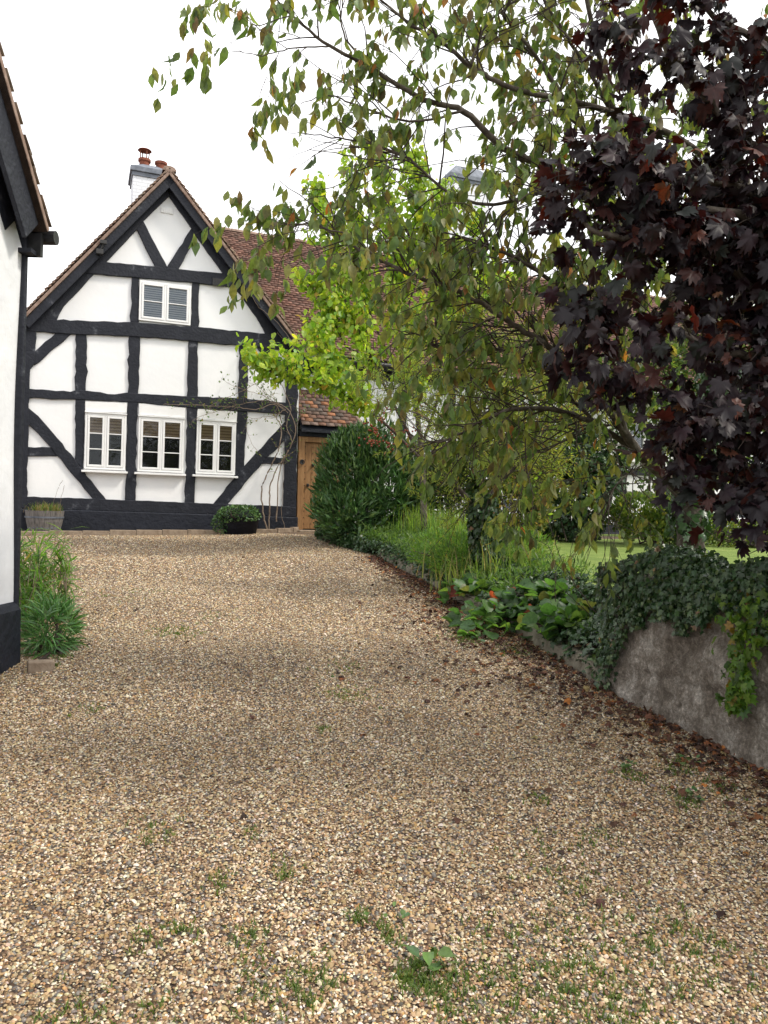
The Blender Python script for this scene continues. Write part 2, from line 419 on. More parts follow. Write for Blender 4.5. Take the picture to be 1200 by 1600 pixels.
timber('stud', [(202,523),(219,524),(218,560),(216,620),(213,700),(212,785),(195,783),(197,720),(200,620)], .036)
timber('stud', [(295,530),(310,531),(309,620),(306,700),(304,788),(288,787),(291,700),(292,618)], .034)
timber('stud', [(374,538),(387,540),(387,640),(382,730),(366,750),(369,663),(373,620)], .030)
timber('mid_rail', [(44,607),(110,612),(120,609),(180,616),(200,613),(217,615),(293,619),(373,622),(449,629),(447,648),(372,642),(308,638),(290,636),(217,629),(190,628),(117,624),(44,622)], .042, .007)
timber('brace', [(43,636),(60,650),(90,685),(117,717),(168,784),(147,782),(110,738),(80,700),(60,678),(43,662)], .038)
timber('brace', [(447,657),(438,667),(383,727),(331,790),(353,791),(410,724),(446,687)], .037)
timber('short_rail', [(42,698),(79,699),(90,713),(42,713)], .028)
timber('short_rail', [(410,714),(446,715),(446,725),(406,725)], .026)
timber('sill_beam', [(10,775),(147,779),(212,782),(304,785.5),(443,791),(463,793),(463,808),(343,804),(90,796),(10,794)], .062, .004)
mb = MB(); pt = hp([(0,794),(90,796),(343,804),(461,808)], -.1)
poly = [(pt[0][0], GZ-.1), (0.0+.03, GZ-.1), (.03, pt[3][1])] + [pt[2], pt[1], pt[0]]
mb.prism(poly, -.10, .012); mb.build('plinth', MT['plinth'], house, bevel=.02)

# windows of the gable
def window(corners, cols, rows, sill=None, lintel=None, blind='blind', blind_rows=1.0, proud=.055):
    c = hp(corners, -proud)
    u0 = (c[0][0]+c[3][0])/2; u1 = (c[1][0]+c[2][0])/2; z1 = (c[0][1]+c[1][1])/2; z0 = (c[2][1]+c[3][1])/2
    fr = .04; W = u1-u0; H = z1-z0; mb = MB()
    yo, yi = -proud, -.004
    mb.box(u0, u0+fr, yo, yi, z0, z1); mb.box(u1-fr, u1, yo, yi, z0, z1)
    mb.box(u0+fr, u1-fr, yo, yi, z1-fr, z1); mb.box(u0+fr, u1-fr, yo, yi, z0, z0+fr)
    um = (u0+u1)/2; mb.box(um-.018, um+.018, yo, yi, z0+fr, z1-fr)
    f = mb.build('window', MT['paintwhite'], house, bevel=.004)
    # sashes
    gl = MB(); bars = MB(); bl = MB(); bk = MB()
    for s0, s1 in ((u0+fr, um-.018), (um+.018, u1-fr)):
        st = .038; y0, y1 = yo-.008, -.012
        sb = MB()
        a0, a1, b0, b1 = s0+.003, s1-.003, z0+fr+.003, z1-fr-.003
        sb.box(a0, a0+st, y0, y1, b0, b1); sb.box(a1-st, a1, y0, y1, b0, b1)
        sb.box(a0+st, a1-st, y0, y1, b1-st, b1); sb.box(a0+st, a1-st, y0, y1, b0, b0+st)
        for k in range(1, rows):
            zz = b0+st+(b1-b0-2*st)*k/rows; sb.box(a0+st, a1-st, y0+.004, y1, zz-.009, zz+.009)
        sb.build('casement', MT['paintwhite'], f, bevel=.004)
        gl.box(a0+st, a1-st, -.034, -.032, b0+st, b1-st)
        hh = (b1-b0-2*st)/rows*blind_rows
        zt = b1-st
        bl.box(a0+st*.6, a1-st*.6, -.022, -.017, zt-hh, b1-st*.6)
        if blind == 'blind': bl.box(a0+st*.6, a1-st*.6, -.026, -.015, zt-hh-.012, zt-hh+.012)
    bk.box(u0+fr, u1-fr, -.010, -.003, z0+fr, z1-fr)
    gl.build('pane', MT['glass'], f); bl.build('blind', MT[blind], f); bk.build('room_backing', MT['darkint'], f)
    if sill:
        s = hp(sill, -.11); mb = MB(); zz = (s[0][1]+s[1][1])/2
        mb.box(s[0][0], s[1][0], -.12, -.003, zz-.035, zz+.004); mb.build('sill', MT['paintwhite'], f, bevel=.006)
    if lintel:
        s = hp(lintel, -.03); mb = MB(); mb.prism(s, -.03, -.002); mb.build('lintel_board', MT['paintwhite'], f, bevel=.008)
        mb = MB(); mb.box(u0-.01, u1+.01, -.075, -.002, z1+.001, z1+.02); mb.build('drip_mould', MT['paintwhite'], f, bevel=.004)
    return f
window([(218.5,439),(299.5,445.5),(297.5,506.5),(216.5,502)], 2, 2, blind='shutter', blind_rows=2.0)
window([(133.6,645),(198,648),(195.5,735),(131,732)], 2, 3, sill=[(127,733.5),(199.5,738)], lintel=[(133,627),(199,629),(198,645),(133,643)])
window([(217,650.5),(289,655),(286,739),(214.6,736)], 2, 3, sill=[(210,737),(290.5,742)], lintel=[(217,630),(290,637),(289,653),(217,648)])
window([(308.7,657),(369.5,660),(367,742.6),(305,739.5)], 2, 3, sill=[(301,740.5),(372,745.5)], lintel=[(308,639),(371,643),(370,659),(308,654)])

# gable vents, purlin ends, lamp
mb = MB(); c = hl(261, 329, -.02)
mb.box(c[0]-.11, c[0]+.11, -.02, 0, c[1]-.05, c[1]+.05)
for k in range(6): mb.box(c[0]-.1+k*.036, c[0]-.1+k*.036+.014, -.03, -.018, c[1]-.04, c[1]+.03)
mb.build('air_vent', MT['paintwhite'], house)
mb = MB(); c = hl(341, 441, -.07)
mb.box(c[0]-.11, c[0]+.11, -.075, -.045, c[1]-.07, c[1]+.07)
for k in range(5): mb.box(c[0]-.1+k*.045, c[0]-.1+k*.045+.02, -.085, -.07, c[1]-.06, c[1]+.06)
mb.build('air_vent', MT['iron'], house)
mb = MB(); c = hl(357, 407, -.12)
mb.tube([(c[0], -.16, c[1]), (c[0], -.04, c[1])], .085, 14); mb.build('purlin_end', MT['black'], house, bevel=.01)
mb = MB(); c = hl(156, 389, -.3)
mb.box(c[0]-.06, c[0]+.06, -.32, -.2, c[1]-.09, c[1]+.0); mb.tube([(c[0]+.02, -.25, c[1]), (c[0]+.07, -.28, c[1]+.14)], .02, 8); mb.box(c[0]+.0, c[0]+.11, -.32, -.26, c[1]+.1, c[1]+.17)
mb.build('security_lamp', MT['iron'], house, bevel=.01)
mb = MB(); c = hl(481, 553, -.1); c2 = hl(476, 566, -.05)
mb.box(c[0]-.17, c[0]-.02, -.12, .05, c[1]-.12, c[1]+.06); mb.box(c2[0]-.1, c2[0]+.05, -.1, .05, c2[1]-.1, c2[1]-.02)
mb.build('eaves_bracket', MT['black'], house, bevel=.01)

# tiled slopes -----------------------------------------------------
def tile_slope(name, o, along, down, width, length, parent, tw=.165, gauge=.098, cols=None, clip=None, thick=.016, seed=0):
    r = np.random.default_rng(seed)
    o = np.array(o, float); al = np.array(along, float); dn = np.array(down, float); al /= np.linalg.norm(al); dn /= np.linalg.norm(dn)
    nm = np.cross(al, dn); 
    if nm[2] < 0: nm = -nm
    nr = int(length/gauge)+1; nc = int(width/tw)+2
    I, J = np.meshgrid(np.arange(nr), np.arange(nc), indexing='ij'); I = I.ravel(); J = J.ravel()
    a0 = (J - .5*(I % 2))*tw + r.normal(0, .003, I.size); a1 = a0 + tw - .005
    a0 = np.clip(a0, 0, width); a1 = np.clip(a1, 0, width)
    d0 = (I - 1)*gauge; d1 = I*gauge + gauge*.35 + r.normal(0, .004, I.size)
    d0 = np.clip(d0, 0, length); d1 = np.clip(d1, 0, length+.02)
    keep = (a1-a0) > .02
    if clip is not None: keep &= clip((a0+a1)/2, d1)
    I, a0, a1, d0, d1 = I[keep], a0[keep], a1[keep], d0[keep], d1[keep]
    n = len(a0); lift = thick*1.9 + r.normal(0, .0028, n)
    sag = .015*np.sin(a0*.9+d0*.7)
    def P(a, d, h): return o + a[:, None]*al + d[:, None]*dn + (h+sag)[:, None]*nm
    z = np.zeros(n)
    tl = r.normal(0, .003, n)
    vs = [P(a0, d0, z+.004), P(a1, d0, z+.004), P(a1, d1, lift+tl), P(a0, d1, lift-tl),
          P(a0, d0, z-thick), P(a1, d0, z-thick), P(a1, d1, lift-thick+tl), P(a0, d1, lift-thick-tl)]
    V = np.stack(vs, 1).reshape(-1, 3)
    b = (np.arange(n)*8)[:, None]
    Fq = np.concatenate([b+np.array(q) for q in ([0,1,2,3],[3,2,6,7],[0,3,7,4],[1,5,6,2],[4,7,6,5])])
    pal = np.array(cols if cols else [(.17,.088,.066),(.195,.103,.079),(.145,.080,.062),(.22,.122,.092),(.125,.073,.058),(.18,.106,.084)])
    c = pal[r.integers(0, len(pal), n)] * r.uniform(.85, 1.15, (n, 1))
    # slow patches of lichen
    lic = (np.sin(a0*1.3+d0*2.1)+np.sin(a0*.7-d0*1.9+2)+r.normal(0, .8, n)) > 1.6
    c[lic] = c[lic]*.8+np.array([.09,.085,.065])*.25
    C = np.repeat(c, 8, 0)
    # deck under the tiles
    W = width; L = length
    dk = np.array([o-nm*.03, o+al*W-nm*.03, o+al*W+dn*L-nm*.03, o+dn*L-nm*.03, o-nm*.07, o+al*W-nm*.07, o+al*W+dn*L-nm*.07, o+dn*L-nm*.07])
    if clip is None:
        m = len(V); V = np.concatenate([V, dk]); C = np.concatenate([C, np.tile([[.05,.035,.03]], (8, 1))])
        Fq = np.concatenate([Fq, m+np.array([[0,1,2,3],[4,7,6,5],[0,4,5,1],[1,5,6,2],[2,6,7,3],[3,7,4,0]])])
    return np_mesh(name, V, Fq, MT['tile'], parent, col=C)

VO = -.26   # verge overhang
aR = hl(265, 261, VO); lE = hl(27, 497, VO); rE = hl(489, 559, VO)
for e, sd_ in ((lE, 1), (rE, 2)):
    dv = Vector((e[0]-aR[0], 0, e[1]-aR[1])); L = dv.length; dv.normalize()
    nm = Vector((0,1,0)).cross(dv); nm = nm if nm.z > 0 else -nm
    og = Vector((aR[0], VO, aR[1])) - nm*.015
    tile_slope('roof', og, (0,1,0), dv, 7.4, L+.05, house, seed=sd_, cols=[(.24,.16,.12),(.30,.2,.15),(.2,.13,.1),(.34,.25,.19),(.26,.19,.15)])
    # mortar undercloak + bargeboard + soffit
    mb = MB(); mid = og + dv*(L/2) - nm*.045
    mb.obox(mid + Vector((0, .05, 0)), dv*(L/2+.02), Vector((0,.052,0)), nm*.026); mb.build('verge_mortar', MT['mortar'], house, bevel=.006)
    mb = MB(); mid = og + dv*(L/2) - nm*.145
    mb.obox(mid + Vector((0, .055, 0)), dv*(L/2-.01), Vector((0,.018,0)), nm*.072); mb.build('bargeboard', MT['black'], house, bevel=.005)
    mb = MB(); mid = og + dv*(L/2) - nm*.12
    mb.obox(mid + Vector((0, .165, 0)), dv*(L/2-.03), Vector((0,.09,0)), nm*.02); mb.build('soffit', MT['black'], house)
def ridge(name, p0, p1, parent, r=.11):
    p0 = Vector(p0); p1 = Vector(p1); d = p1-p0; L = d.length; d.normalize(); n = int(L/.32)+1; mb = MB()
    side = d.cross(Vector((0,0,1))).normalized()
    for k in range(n):
        a = p0 + d*(k*.32); b = p0 + d*min(L, k*.32+.31)
        vs = []
        for q, rr in ((a, r*1.05), (b, r*.97)):
            for j in range(9):
                an = math.pi*(j/8); vs.append(q + side*math.cos(an)*rr*1.1 + Vector((0,0,1))*(math.sin(an)*rr*.8 - .085 + rnd.uniform(-.003,.003)))
        m = len(mb.v); mb.v += [tuple(v) for v in vs]
        for j in range(8): mb.f.append((m+j, m+j+1, m+9+j+1, m+9+j))
        mb.f.append(tuple(m+j for j in range(9)))
    return mb.build(name, MT['mortar'], parent, smooth=False)
ridge('ridge_tiles', (aR[0], VO, aR[1]+.02), (aR[0], 6.9, aR[1]+.02), house)

# main range to the right ------------------------------------------
MV = .55                                     # its front wall plane
rl = hl(350, 361, MV+2.95); rr_ = hl(900, 442, MV+2.95)
RZ = (rl[1]+rr_[1])/2
EV, EZ = MV-.3, hl(500, 557, MV-.3)[1]
U0, U1 = hl(275, 360, MV+2.95)[0], 15.2
og = (U0, MV+2.95, RZ); dv = Vector((0, EV-(MV+2.95), EZ-RZ)); L = dv.length
tile_slope('roof', og, (1,0,0), dv, U1-U0, L, house, seed=5, tw=.155, gauge=.09)
dv2 = Vector((0, 3.25, EZ-RZ)); tile_slope('roof', og, (1,0,0), dv2, U1-U0, dv2.length, house, seed=6, tw=.33, gauge=.2)
ridge('ridge_tiles', (U0, MV+2.95, RZ+.03), (U1, MV+2.95, RZ+.03), house)
mb = MB(); mb.box(0.0, U1-.2, MV, MV+.25, GZ, EZ+.15); mb.prism([(0,0)]*3, 0, 0) if False else None
mb.box(0.0, U1-.2, MV+5.6, MV+5.85, GZ, EZ+.1)
mb.build('wall', MT['white'], house)
# right end gable wall
mb = MB(); x = U1-.2
mb.add([(x,MV,GZ),(x,MV+5.85,GZ),(x,MV+5.85,EZ),(x,MV+2.95,RZ-.1),(x,MV,EZ),(x-.2,MV,GZ),(x-.2,MV+5.85,GZ),(x-.2,MV+5.85,EZ),(x-.2,MV+2.95,RZ-.1),(x-.2,MV,EZ)],
       [(0,1,2,3,4),(9,8,7,6,5),(0,4,9,5),(1,6,7,2),(2,7,8,3),(3,8,9,4),(0,5,6,1)]); mb.build('gable_wall', MT['white'], house)
mb = MB(); mb.box(0.02, U1, EV+.02, EV+.05, EZ-.16, EZ-.03); mb.box(.02, U1, EV+.05, MV-.002, EZ-.12, EZ-.09); mb.build('eaves_board', MT['black'], house)
mb = MB(); mb.tube([(0.05, EV-.05, EZ-.06), (U1, EV-.05, EZ-.09)], .055, 10); mb.build('gutter', MT['blackplastic'], house)
def mpost(u0, u1, z0, z1, th, name='timber'):
    mb = MB(); mb.prism(rough_poly([(u0,z0),(u1,z0),(u1,z1),(u0,z1)], .007), MV-th, MV+.01); return mb.build(name, MT['black'], house, bevel=.008)
MH = EZ-.1
for k in range(13): mpost(.02+k*1.2, .02+k*1.2+.17, .2, MH, .035, 'stud')
mpost(0, U1-.2, MH-.22, MH+.02, .05, 'wall_plate'); mpost(0, U1-.2, 1.55, 1.72, .042, 'mid_rail'); mpost(0, U1-.2, .1, .3, .05, 'sill_beam')
mb = MB(); mb.box(0.0, U1-.2, MV-.09, MV-.001, GZ, .1); mb.build('plinth', MT['plinth'], house, bevel=.02)
def main_window(u0, u1, z0, z1):
    mb = MB(); yo = MV-.07; yi = MV-.003; fr = .05
    mb.box(u0,u0+fr,yo,yi,z0,z1); mb.box(u1-fr,u1,yo,yi,z0,z1); mb.box(u0+fr,u1-fr,yo,yi,z1-fr,z1); mb.box(u0+fr,u1-fr,yo,yi,z0,z0+fr)
    um=(u0+u1)/2; mb.box(um-.03,um+.03,yo,yi,z0+fr,z1-fr)
    for k in (1,2):
        zz=z0+(z1-z0)*k/3; mb.box(u0+fr,um-.03,yo+.01,yi,zz-.01,zz+.01); mb.box(um+.03,u1-fr,yo+.01,yi,zz-.01,zz+.01)
    f = mb.build('window', MT['paintwhite'], house, bevel=.004)
    mb = MB(); mb.box(u0+fr,u1-fr,MV-.03,MV-.028,z0+fr,z1-fr); mb.build('pane', MT['glass'], f)
    mb = MB(); mb.box(u0+fr,u1-fr,MV-.015,MV-.004,z0+fr,z1-fr); mb.build('room_backing', MT['darkint'], f)
    mb = MB(); mb.box(u0-.05,u1+.05,MV-.13,MV-.003,z0-.04,z0); mb.build('sill', MT['paintwhite'], f)
for u in (2.6, 5.0, 9.8, 12.2): main_window(u, u+1.0, .5, 1.5)
for u in (3.8, 8.6, 11.0): main_window(u, u+.95, 1.9, 2.85)

# lean-to over the side door ---------------------------------------
LV = -.22
b0 = hl(462, 670, LV); b1 = hl(573, 670, LV); t0 = hl(462, 606, .35); t1 = hl(538, 624, .35)
LZ0 = (b0[1]+b1[1])/2; LZ1 = max(t0[1], LZ0+.55); LU1 = b1[0]
og = (0.03, .52, LZ1); dv = Vector((0, LV-.52, LZ0-LZ1)); L = dv.length; LW = LU1-.03
tile_slope('porch_roof', og, (1,0,0), dv, LW, L, house, seed=9, gauge=.105, tw=.17,
           cols=[(.21,.115,.08),(.19,.11,.085),(.15,.095,.075),(.33,.15,.08),(.12,.09,.078),(.17,.12,.1)], clip=lambda a, d: a < LW - (L-d)*.42)
mb = MB()
mb.add([(.03,.52,LZ1-.03),(LU1-.42*L,.52,LZ1-.03),(LU1-.02,LV+.03,LZ0-.03),(.03,LV+.03,LZ0-.03),(.03,.52,LZ1-.09),(LU1-.42*L,.52,LZ1-.09),(LU1-.02,LV+.03,LZ0-.09),(.03,LV+.03,LZ0-.09)],
       [(0,1,2,3),(4,7,6,5),(0,4,5,1),(1,5,6,2),(2,6,7,3),(3,7,4,0)])
mb.build('porch_roof_deck', MT['black'], house)
mb = MB(); mb.tube([(LU1-.42*L+.03,.5,LZ1+.01),(LU1+.0,LV,LZ0+.01)], .05, 8); mb.build('hip_tiles', MT['mortar'], house)
mb = MB(); mb.box(.03, LU1-.1, -.05, .05, LZ0-.17, LZ0-.04); mb.build('porch_beam', MT['black'], house, bevel=.006)
# door
DZ1 = LZ0-.17; DZ0 = hl(490, 828, .0)[1]
mb = MB(); mb.box(.02, .15, -.03, .09, DZ0, DZ1); mb.box(1.06, 1.19, -.03, .09, DZ0, DZ1); mb.box(.15, 1.06, -.03, .09, DZ1-.11, DZ1)
mb.build('door_frame', MT['oak'], house, bevel=.008)
mb = MB()
for k in range(6):
    a = .155+k*.15; mb.box(a, a+.147, .02+.004*(k%2), .06, DZ0+.02, DZ1-.115)
dr = mb.build('door', MT['oak'], house, bevel=.006)
mb = MB()
for k in range(6):
    for j in range(14):
        a = .155+k*.15+.02; z = DZ0+.12+j*.13
        if z < DZ1-.15: mb.obox((a,.016,z), Vector((.007,0,0)), Vector((0,.006,0)), Vector((0,0,.007)))
mb.build('nail_heads', MT['iron'], dr)
mb = MB(); c = hl(472, 722, -.04)
mb.lathe((0,0,0), [(.0,0),(.001,0)], 6) if False else None
ring = [Vector((c[0]+.045*math.cos(q), -.055, c[1]+.045*math.sin(q))) for q in [2*math.pi*k/14 for k in range(15)]]
mb.tube(ring, .009, 6, cap=False); mb.box(c[0]-.03, c[0]+.03, -.04, -.028, c[1]-.03, c[1]+.05); mb.build('ring_handle', MT['iron'], dr)
for px, py in ((489,727),(481,758)):
    c = hl(px, py, .0); mb = MB(); mb.box(c[0]-.022, c[0]+.022, -.012, .02, c[1]-.03, c[1]+.03); mb.tube([(c[0],-.01,c[1]),(c[0],-.05,c[1])], .018, 8); mb.build('door_knob', MT['iron'], dr, bevel=.004)
mb = MB(); mb.box(1.19, LU1-.1, -.01, .1, GZ, LZ0-.17); mb.build('porch_side_wall', MT['white'], house)
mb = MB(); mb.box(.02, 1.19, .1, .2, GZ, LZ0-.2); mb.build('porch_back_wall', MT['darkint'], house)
mb = MB(); mb.box(.0, 1.3, -.35, -.03, DZ0-.12, DZ0+.0); st = mb.build('doorstep', MT['brick'], house, bevel=.012)

# chimneys ----------------------------------------------------------
def chimney(pxl, pxr, ytop, vd, zbot, cap_h, pots, depth=.75):
    a = hl(pxl, ytop, vd); b = hl(pxr, ytop, vd); u0, u1, zt = a[0], b[0], a[1]
    mb = MB(); mb.box(u0, u1, vd, vd+depth, zbot, zt); c = mb.build('chimney', MT['cbrick'], house, bevel=.01)
    mb = MB(); mb.box(u0-.06, u1+.06, vd-.06, vd+depth+.06, zt, zt+.10); mb.box(u0-.025, u1+.025, vd-.025, vd+depth+.025, zt-.09, zt)
    mb.build('cap_course', MT['lead'], c, bevel=.01)
    mb = MB(); z = zt+.10; v0 = vd-.06; v1 = vd+depth+.06; i = .2
    mb.add([(u0-.06,v0,z),(u1+.06,v0,z),(u1+.06,v1,z),(u0-.06,v1,z),(u0+i,v0+i,z+cap_h),(u1-i,v0+i,z+cap_h),(u1-i,v1-i,z+cap_h),(u0+i,v1-i,z+cap_h)],
           [(0,3,2,1),(4,5,6,7),(0,1,5,4),(1,2,6,5),(2,3,7,6),(3,0,4,7)]); mb.build('flaunching', MT['lead'], c, bevel=.01)
    for pu, kind in pots:
        pc = (pu, vd+depth/2, z+cap_h-.06)
        mb = MB(); mb.lathe(pc, [(.12,0),(.12,.04),(.105,.06),(.11,.2),(.135,.22),(.135,.27),(.10,.275)], 18); p = mb.build('chimney_pot', MT['terracotta'], c, smooth=False)
        if kind:
            mb = MB(); mb.lathe((pc[0],pc[1],pc[2]+.46), [(.15,0),(.13,.02),(.02,.06)], 18)
            for k in range(4):
                q = k*math.pi/2+.4; mb.tube([(pc[0]+.09*math.cos(q), pc[1]+.09*math.sin(q), pc[2]+.26),(pc[0]+.11*math.cos(q), pc[1]+.11*math.sin(q), pc[2]+.47)], .013, 5)
            mb.build('rain_cowl', MT['terracotta'], p)
def cb_mat():
    m, n, p = mat_new('white_brick')
    t = N(n, 'ShaderNodeTexCoord'); mp = N(n, 'ShaderNodeMapping'); mp.inputs['Rotation'].default_value = (math.pi/2, 0, 0); n.links.new(t.outputs['Object'], mp.inputs[0])
    b = N(n, 'ShaderNodeTexBrick', Scale=1.0); b.inputs['Brick Width'].default_value = .23; b.inputs['Row Height'].default_value = .075; b.inputs['Mortar Size'].default_value = .008
    b.inputs['Color1'].default_value = (.74,.76,.80,1); b.inputs['Color2'].default_value = (.70,.72,.76,1); b.inputs['Mortar'].default_value = (.60,.62,.65,1)
    n.links.new(mp.outputs[0], b.inputs['Vector']); n.links.new(b.outputs['Color'], p.inputs['Base Color'])
    bp = N(n, 'ShaderNodeBump', Strength=.6, Distance=.01, invert=True); n.links.new(b.outputs['Fac'], bp.inputs['Height']); n.links.new(bp.outputs[0], p.inputs['Normal'])
    p.inputs['Roughness'].default_value = .8; return m
MT['cbrick'] = cb_mat()
pA = hl(226, 245, 2.6)[0]; pB = hl(252, 245, 2.6)[0]
chimney(208, 262, 267, 2.2, aR[1]-1.6, .14, [(pA, True), (pB, False)], depth=.8)
chimney(705, 765, 276, MV+2.7, RZ-.6, .30, [], depth=.9)

# ------------------------------------------------------------------ building at the left edge
XW = -2.62
lb = empty('outbuilding', (XW, 5.42, float(ground_z(0, 5.0))))
tag(lb, 'white rendered building with black plinth and tiled gable roof at the left edge', 'building')
gz0 = -.12
GW = 5.0; zE = 3.09; zA = zE + GW/2*math.tan(math.radians(48))
MT['white2'] = noise_mat('painted_render', [(.3, (.66,.68,.71)), (.7, (.78,.79,.8))], scale=1.6, rough=.85, bump=.5, bscale=5, bdist=.03)
z0 = float(ground_z(0, 5.0))
# gable wall in the plane x=0 (local), running toward -y, slightly bulged
nz_, ny_ = 26, 40; V = []; 
for j in range(ny_+1):
    for i in range(nz_+1):
        y = -GW*j/ny_; zt = zE - .12 + (min(-y, GW+y))*math.tan(math.radians(48))
        z = gz0 - .2 + (zt - gz0 + .2)*i/nz_
        V.append((.018*math.sin(z*2.1+1)+.012*math.sin(y*3+z), y, z))
i = np.arange(ny_*nz_); a = (i//nz_)*(nz_+1) + i % nz_
np_mesh('wall', np.array(V), np.stack([a, a+1, a+nz_+2, a+nz_+1], -1), MT['white2'], lb, smooth=True)
for ya, yb2 in ((-.06,-.01),(-GW,-GW+.05)):
    mb = MB(); mb.box(-5, -.01, ya, yb2, gz0-.2, zE-.1); mb.build('side_wall', MT['white2'], lb)
mb = MB(); mb.prism([(-.03, gz0-.3), (.085, gz0-.3), (.07, .42), (.03, .475), (-.03, .475)], -GW, .03); mb.build('plinth', MT['plinth'], lb, bevel=.02)
mb = MB(); pp = [(-.02,.02,.42)]; 
mb.box(-.12, .045, -.0, .045, .42, zE+.02); mb.build('corner_post', MT['black'], lb, bevel=.01)
# roof: ridge along x, verge overhang to +x
ov = .18; tp = math.tan(math.radians(48))
for sgn in (1, -1):
    yc = -GW/2; dvv = Vector((0, sgn*(GW/2+.08), -(GW/2+.08)*tp)); L = dvv.length; dn = dvv.normalized()
    nm = Vector((1,0,0)).cross(dn); nm = nm if nm.z > 0 else -nm
    og = Vector((-5.2, yc, zA+.14))
    tile_slope('roof', og, (1,0,0), dvv, 5.2+ov, L, lb, seed=20+sgn, thick=.008, cols=[(.22,.16,.12),(.26,.2,.155),(.18,.135,.105),(.3,.24,.19)])
    ctr = og + Vector((5.2+ov, 0, 0)) + dn*(L/2)
    for nme, dx, dnm, hx, hn, sh in (('verge_mortar', -.045, -.05, .05, .02, 0), ('bargeboard', -.055, -.20, .016, .12, -.06), ('soffit', -.13, -.16, .07, .012, -.05),
                                      ('inner_board', -.165, -.24, .016, .11, -.12), ('wall_plate', -.215, -.30, .03, .09, -.16)):
        mb = MB(); mb.obox(ctr + Vector((dx,0,0)) + nm*dnm + dn*(sh/2), Vector((hx,0,0)), dn*(L/2+sh/2), nm*hn)
        mb.build(nme, MT['mortar'] if nme == 'verge_mortar' else MT['black'], lb, bevel=.006)
    if sgn == 1:
        e = og + dn*L
        mb = MB(); mb.tube([(-5.2, e.y+.03, e.z-.09), (ov+.03, e.y+.03, e.z-.06)], .05, 12); mb.box(-5.1, ov-.04, e.y-.06, e.y-.02, e.z-.22, e.z-.06)
        mb.build('gutter', MT['blackplastic'], lb)
        mb = MB(); mb.box(-.3, ov-.07, -.06, .06, e.z-.22, e.z-.19); mb.build('boxed_eave', MT['black'], lb)

# ------------------------------------------------------------------ garden wall and stone edging
def rubble(name, path, thick, hz, mat, seed, label, cat, amp=.03):
    """path: base points; hz: top z (world) function; returns rough mesh wall"""
    r = np.random.default_rng(seed)
    pts = [path[0]]
    for a, b in zip(path[:-1], path[1:]):
        n = max(1, int((b-a).length/.07))
        for k in range(1, n+1): pts.append(a.lerp(b, k/n))
    P = np.array([p[:] for p in pts]); T = np.gradient(P[:, :2], axis=0); T /= np.linalg.norm(T, axis=1)[:, None]
    Nn = np.stack([T[:, 1], -T[:, 0]], 1)          # to the right of travel (garden side)
    K = 14; V = []
    for i in range(len(P)):
        zt = hz(P[i]); zb = P[i, 2]-.15
        prof = []
        for k in range(K): prof.append((.05*(1-k/(K-1))*-1, zb+(zt-zb)*k/(K-1)))
        prof += [(thick*.33, zt+.03), (thick*.66, zt+.03), (thick, zt), (thick, zb)]
        for k, (o_, z) in enumerate(prof):
            q = P[i, :2] + Nn[i]*o_
            nn = amp*(math.sin(P[i,0]*9+z*11+seed)+math.sin(P[i,1]*13-z*7)+math.sin(z*23+P[i,1]*5))/2.2 + r.normal(0, amp*.16)
            V.append((q[0]+Nn[i][0]*nn, q[1]+Nn[i][1]*nn, z + r.normal(0, amp*.12)))
    m = K+4; n = len(P)-1
    i = np.arange(n*(m-1)); a = (i//(m-1))*m + i % (m-1)
    Fq = [np.stack([a, a+1, a+m+1, a+m], -1)]
    V = np.array(V)
    ends = []
    for e in (0, n):
        c = V[e*m:(e+1)*m].mean(0); V = np.vstack([V, c]); ci = len(V)-1
        ends += [(e*m+k, e*m+k+1, ci) for k in range(m-1)]
    Fq.append(np.array(ends))
    o = np_mesh(name, V, Fq, mat, smooth=True)
    tag(o, label, cat); return o
WTOP = EYE.z - .42
wall_path = [EDGE[0], EDGE[1], EDGE[2], EDGE[3]]
from mathutils import noise as mnoise
def rough_wall():
    A = wall_path[0]; B = wall_path[-1]; d = B-A; L = Vector((d.x,d.y,0)).length; dh = Vector((d.x,d.y,0)).normalized(); nn = Vector((dh.y,-dh.x,0))
    ns = int(L/.022); K = 46; V = []
    for i in range(ns+1):
        b = A.lerp(B, i/ns); zb = b.z-.12
        rows = [(-.05*(1-k/(K-1)), zb+(WTOP-zb)*k/(K-1)) for k in range(K)] + [(.11, WTOP+.03), (.22, WTOP+.03), (.34, WTOP), (.34, zb)]
        for o_, z in rows:
            p = Vector((b.x, b.y, z)); q = p*1.0
            f = .035*mnoise.fractal(Vector((p.x*4, p.y*4, p.z*5)), .9, 2.1, 3) + .022*mnoise.turbulence(Vector((p.x*11, p.y*11, p.z*9)), 4, False) 
            c, cp = mnoise.voronoi(Vector((p.x*6, p.y*6, p.z*9.0)))[:2]
            f += -.022*min(1, (c[1]-c[0])*4)
            p = p + nn*(o_ + f + .012); V.append(p[:])
    m = K+4; i = np.arange(ns*(m-1)); a = (i//(m-1))*m + i % (m-1); V = np.array(V); Fq = [np.stack([a, a+1, a+m+1, a+m], -1)]
    c = V[ns*m:].mean(0); V = np.vstack([V, c]); Fq.append(np.array([(ns*m+k, ns*m+k+1, len(V)-1) for k in range(m-1)]))
    return np_mesh('garden_wall', V, Fq, MT['wall'], smooth=True)
tag(rough_wall(), 'low grey rubble retaining wall draped with ivy on the right of the drive', 'wall')
MT['kerb'] = noise_mat('kerb_stone', [(.3, (.09,.08,.06)), (.6, (.19,.17,.13)), (.8, (.27,.25,.2))], scale=9, detail=9, rough=.95, bump=1, bscale=30, bdist=.012)
kp = [EDGE[3]+Vector((-.02,.06,0))] + EDGE[4:]
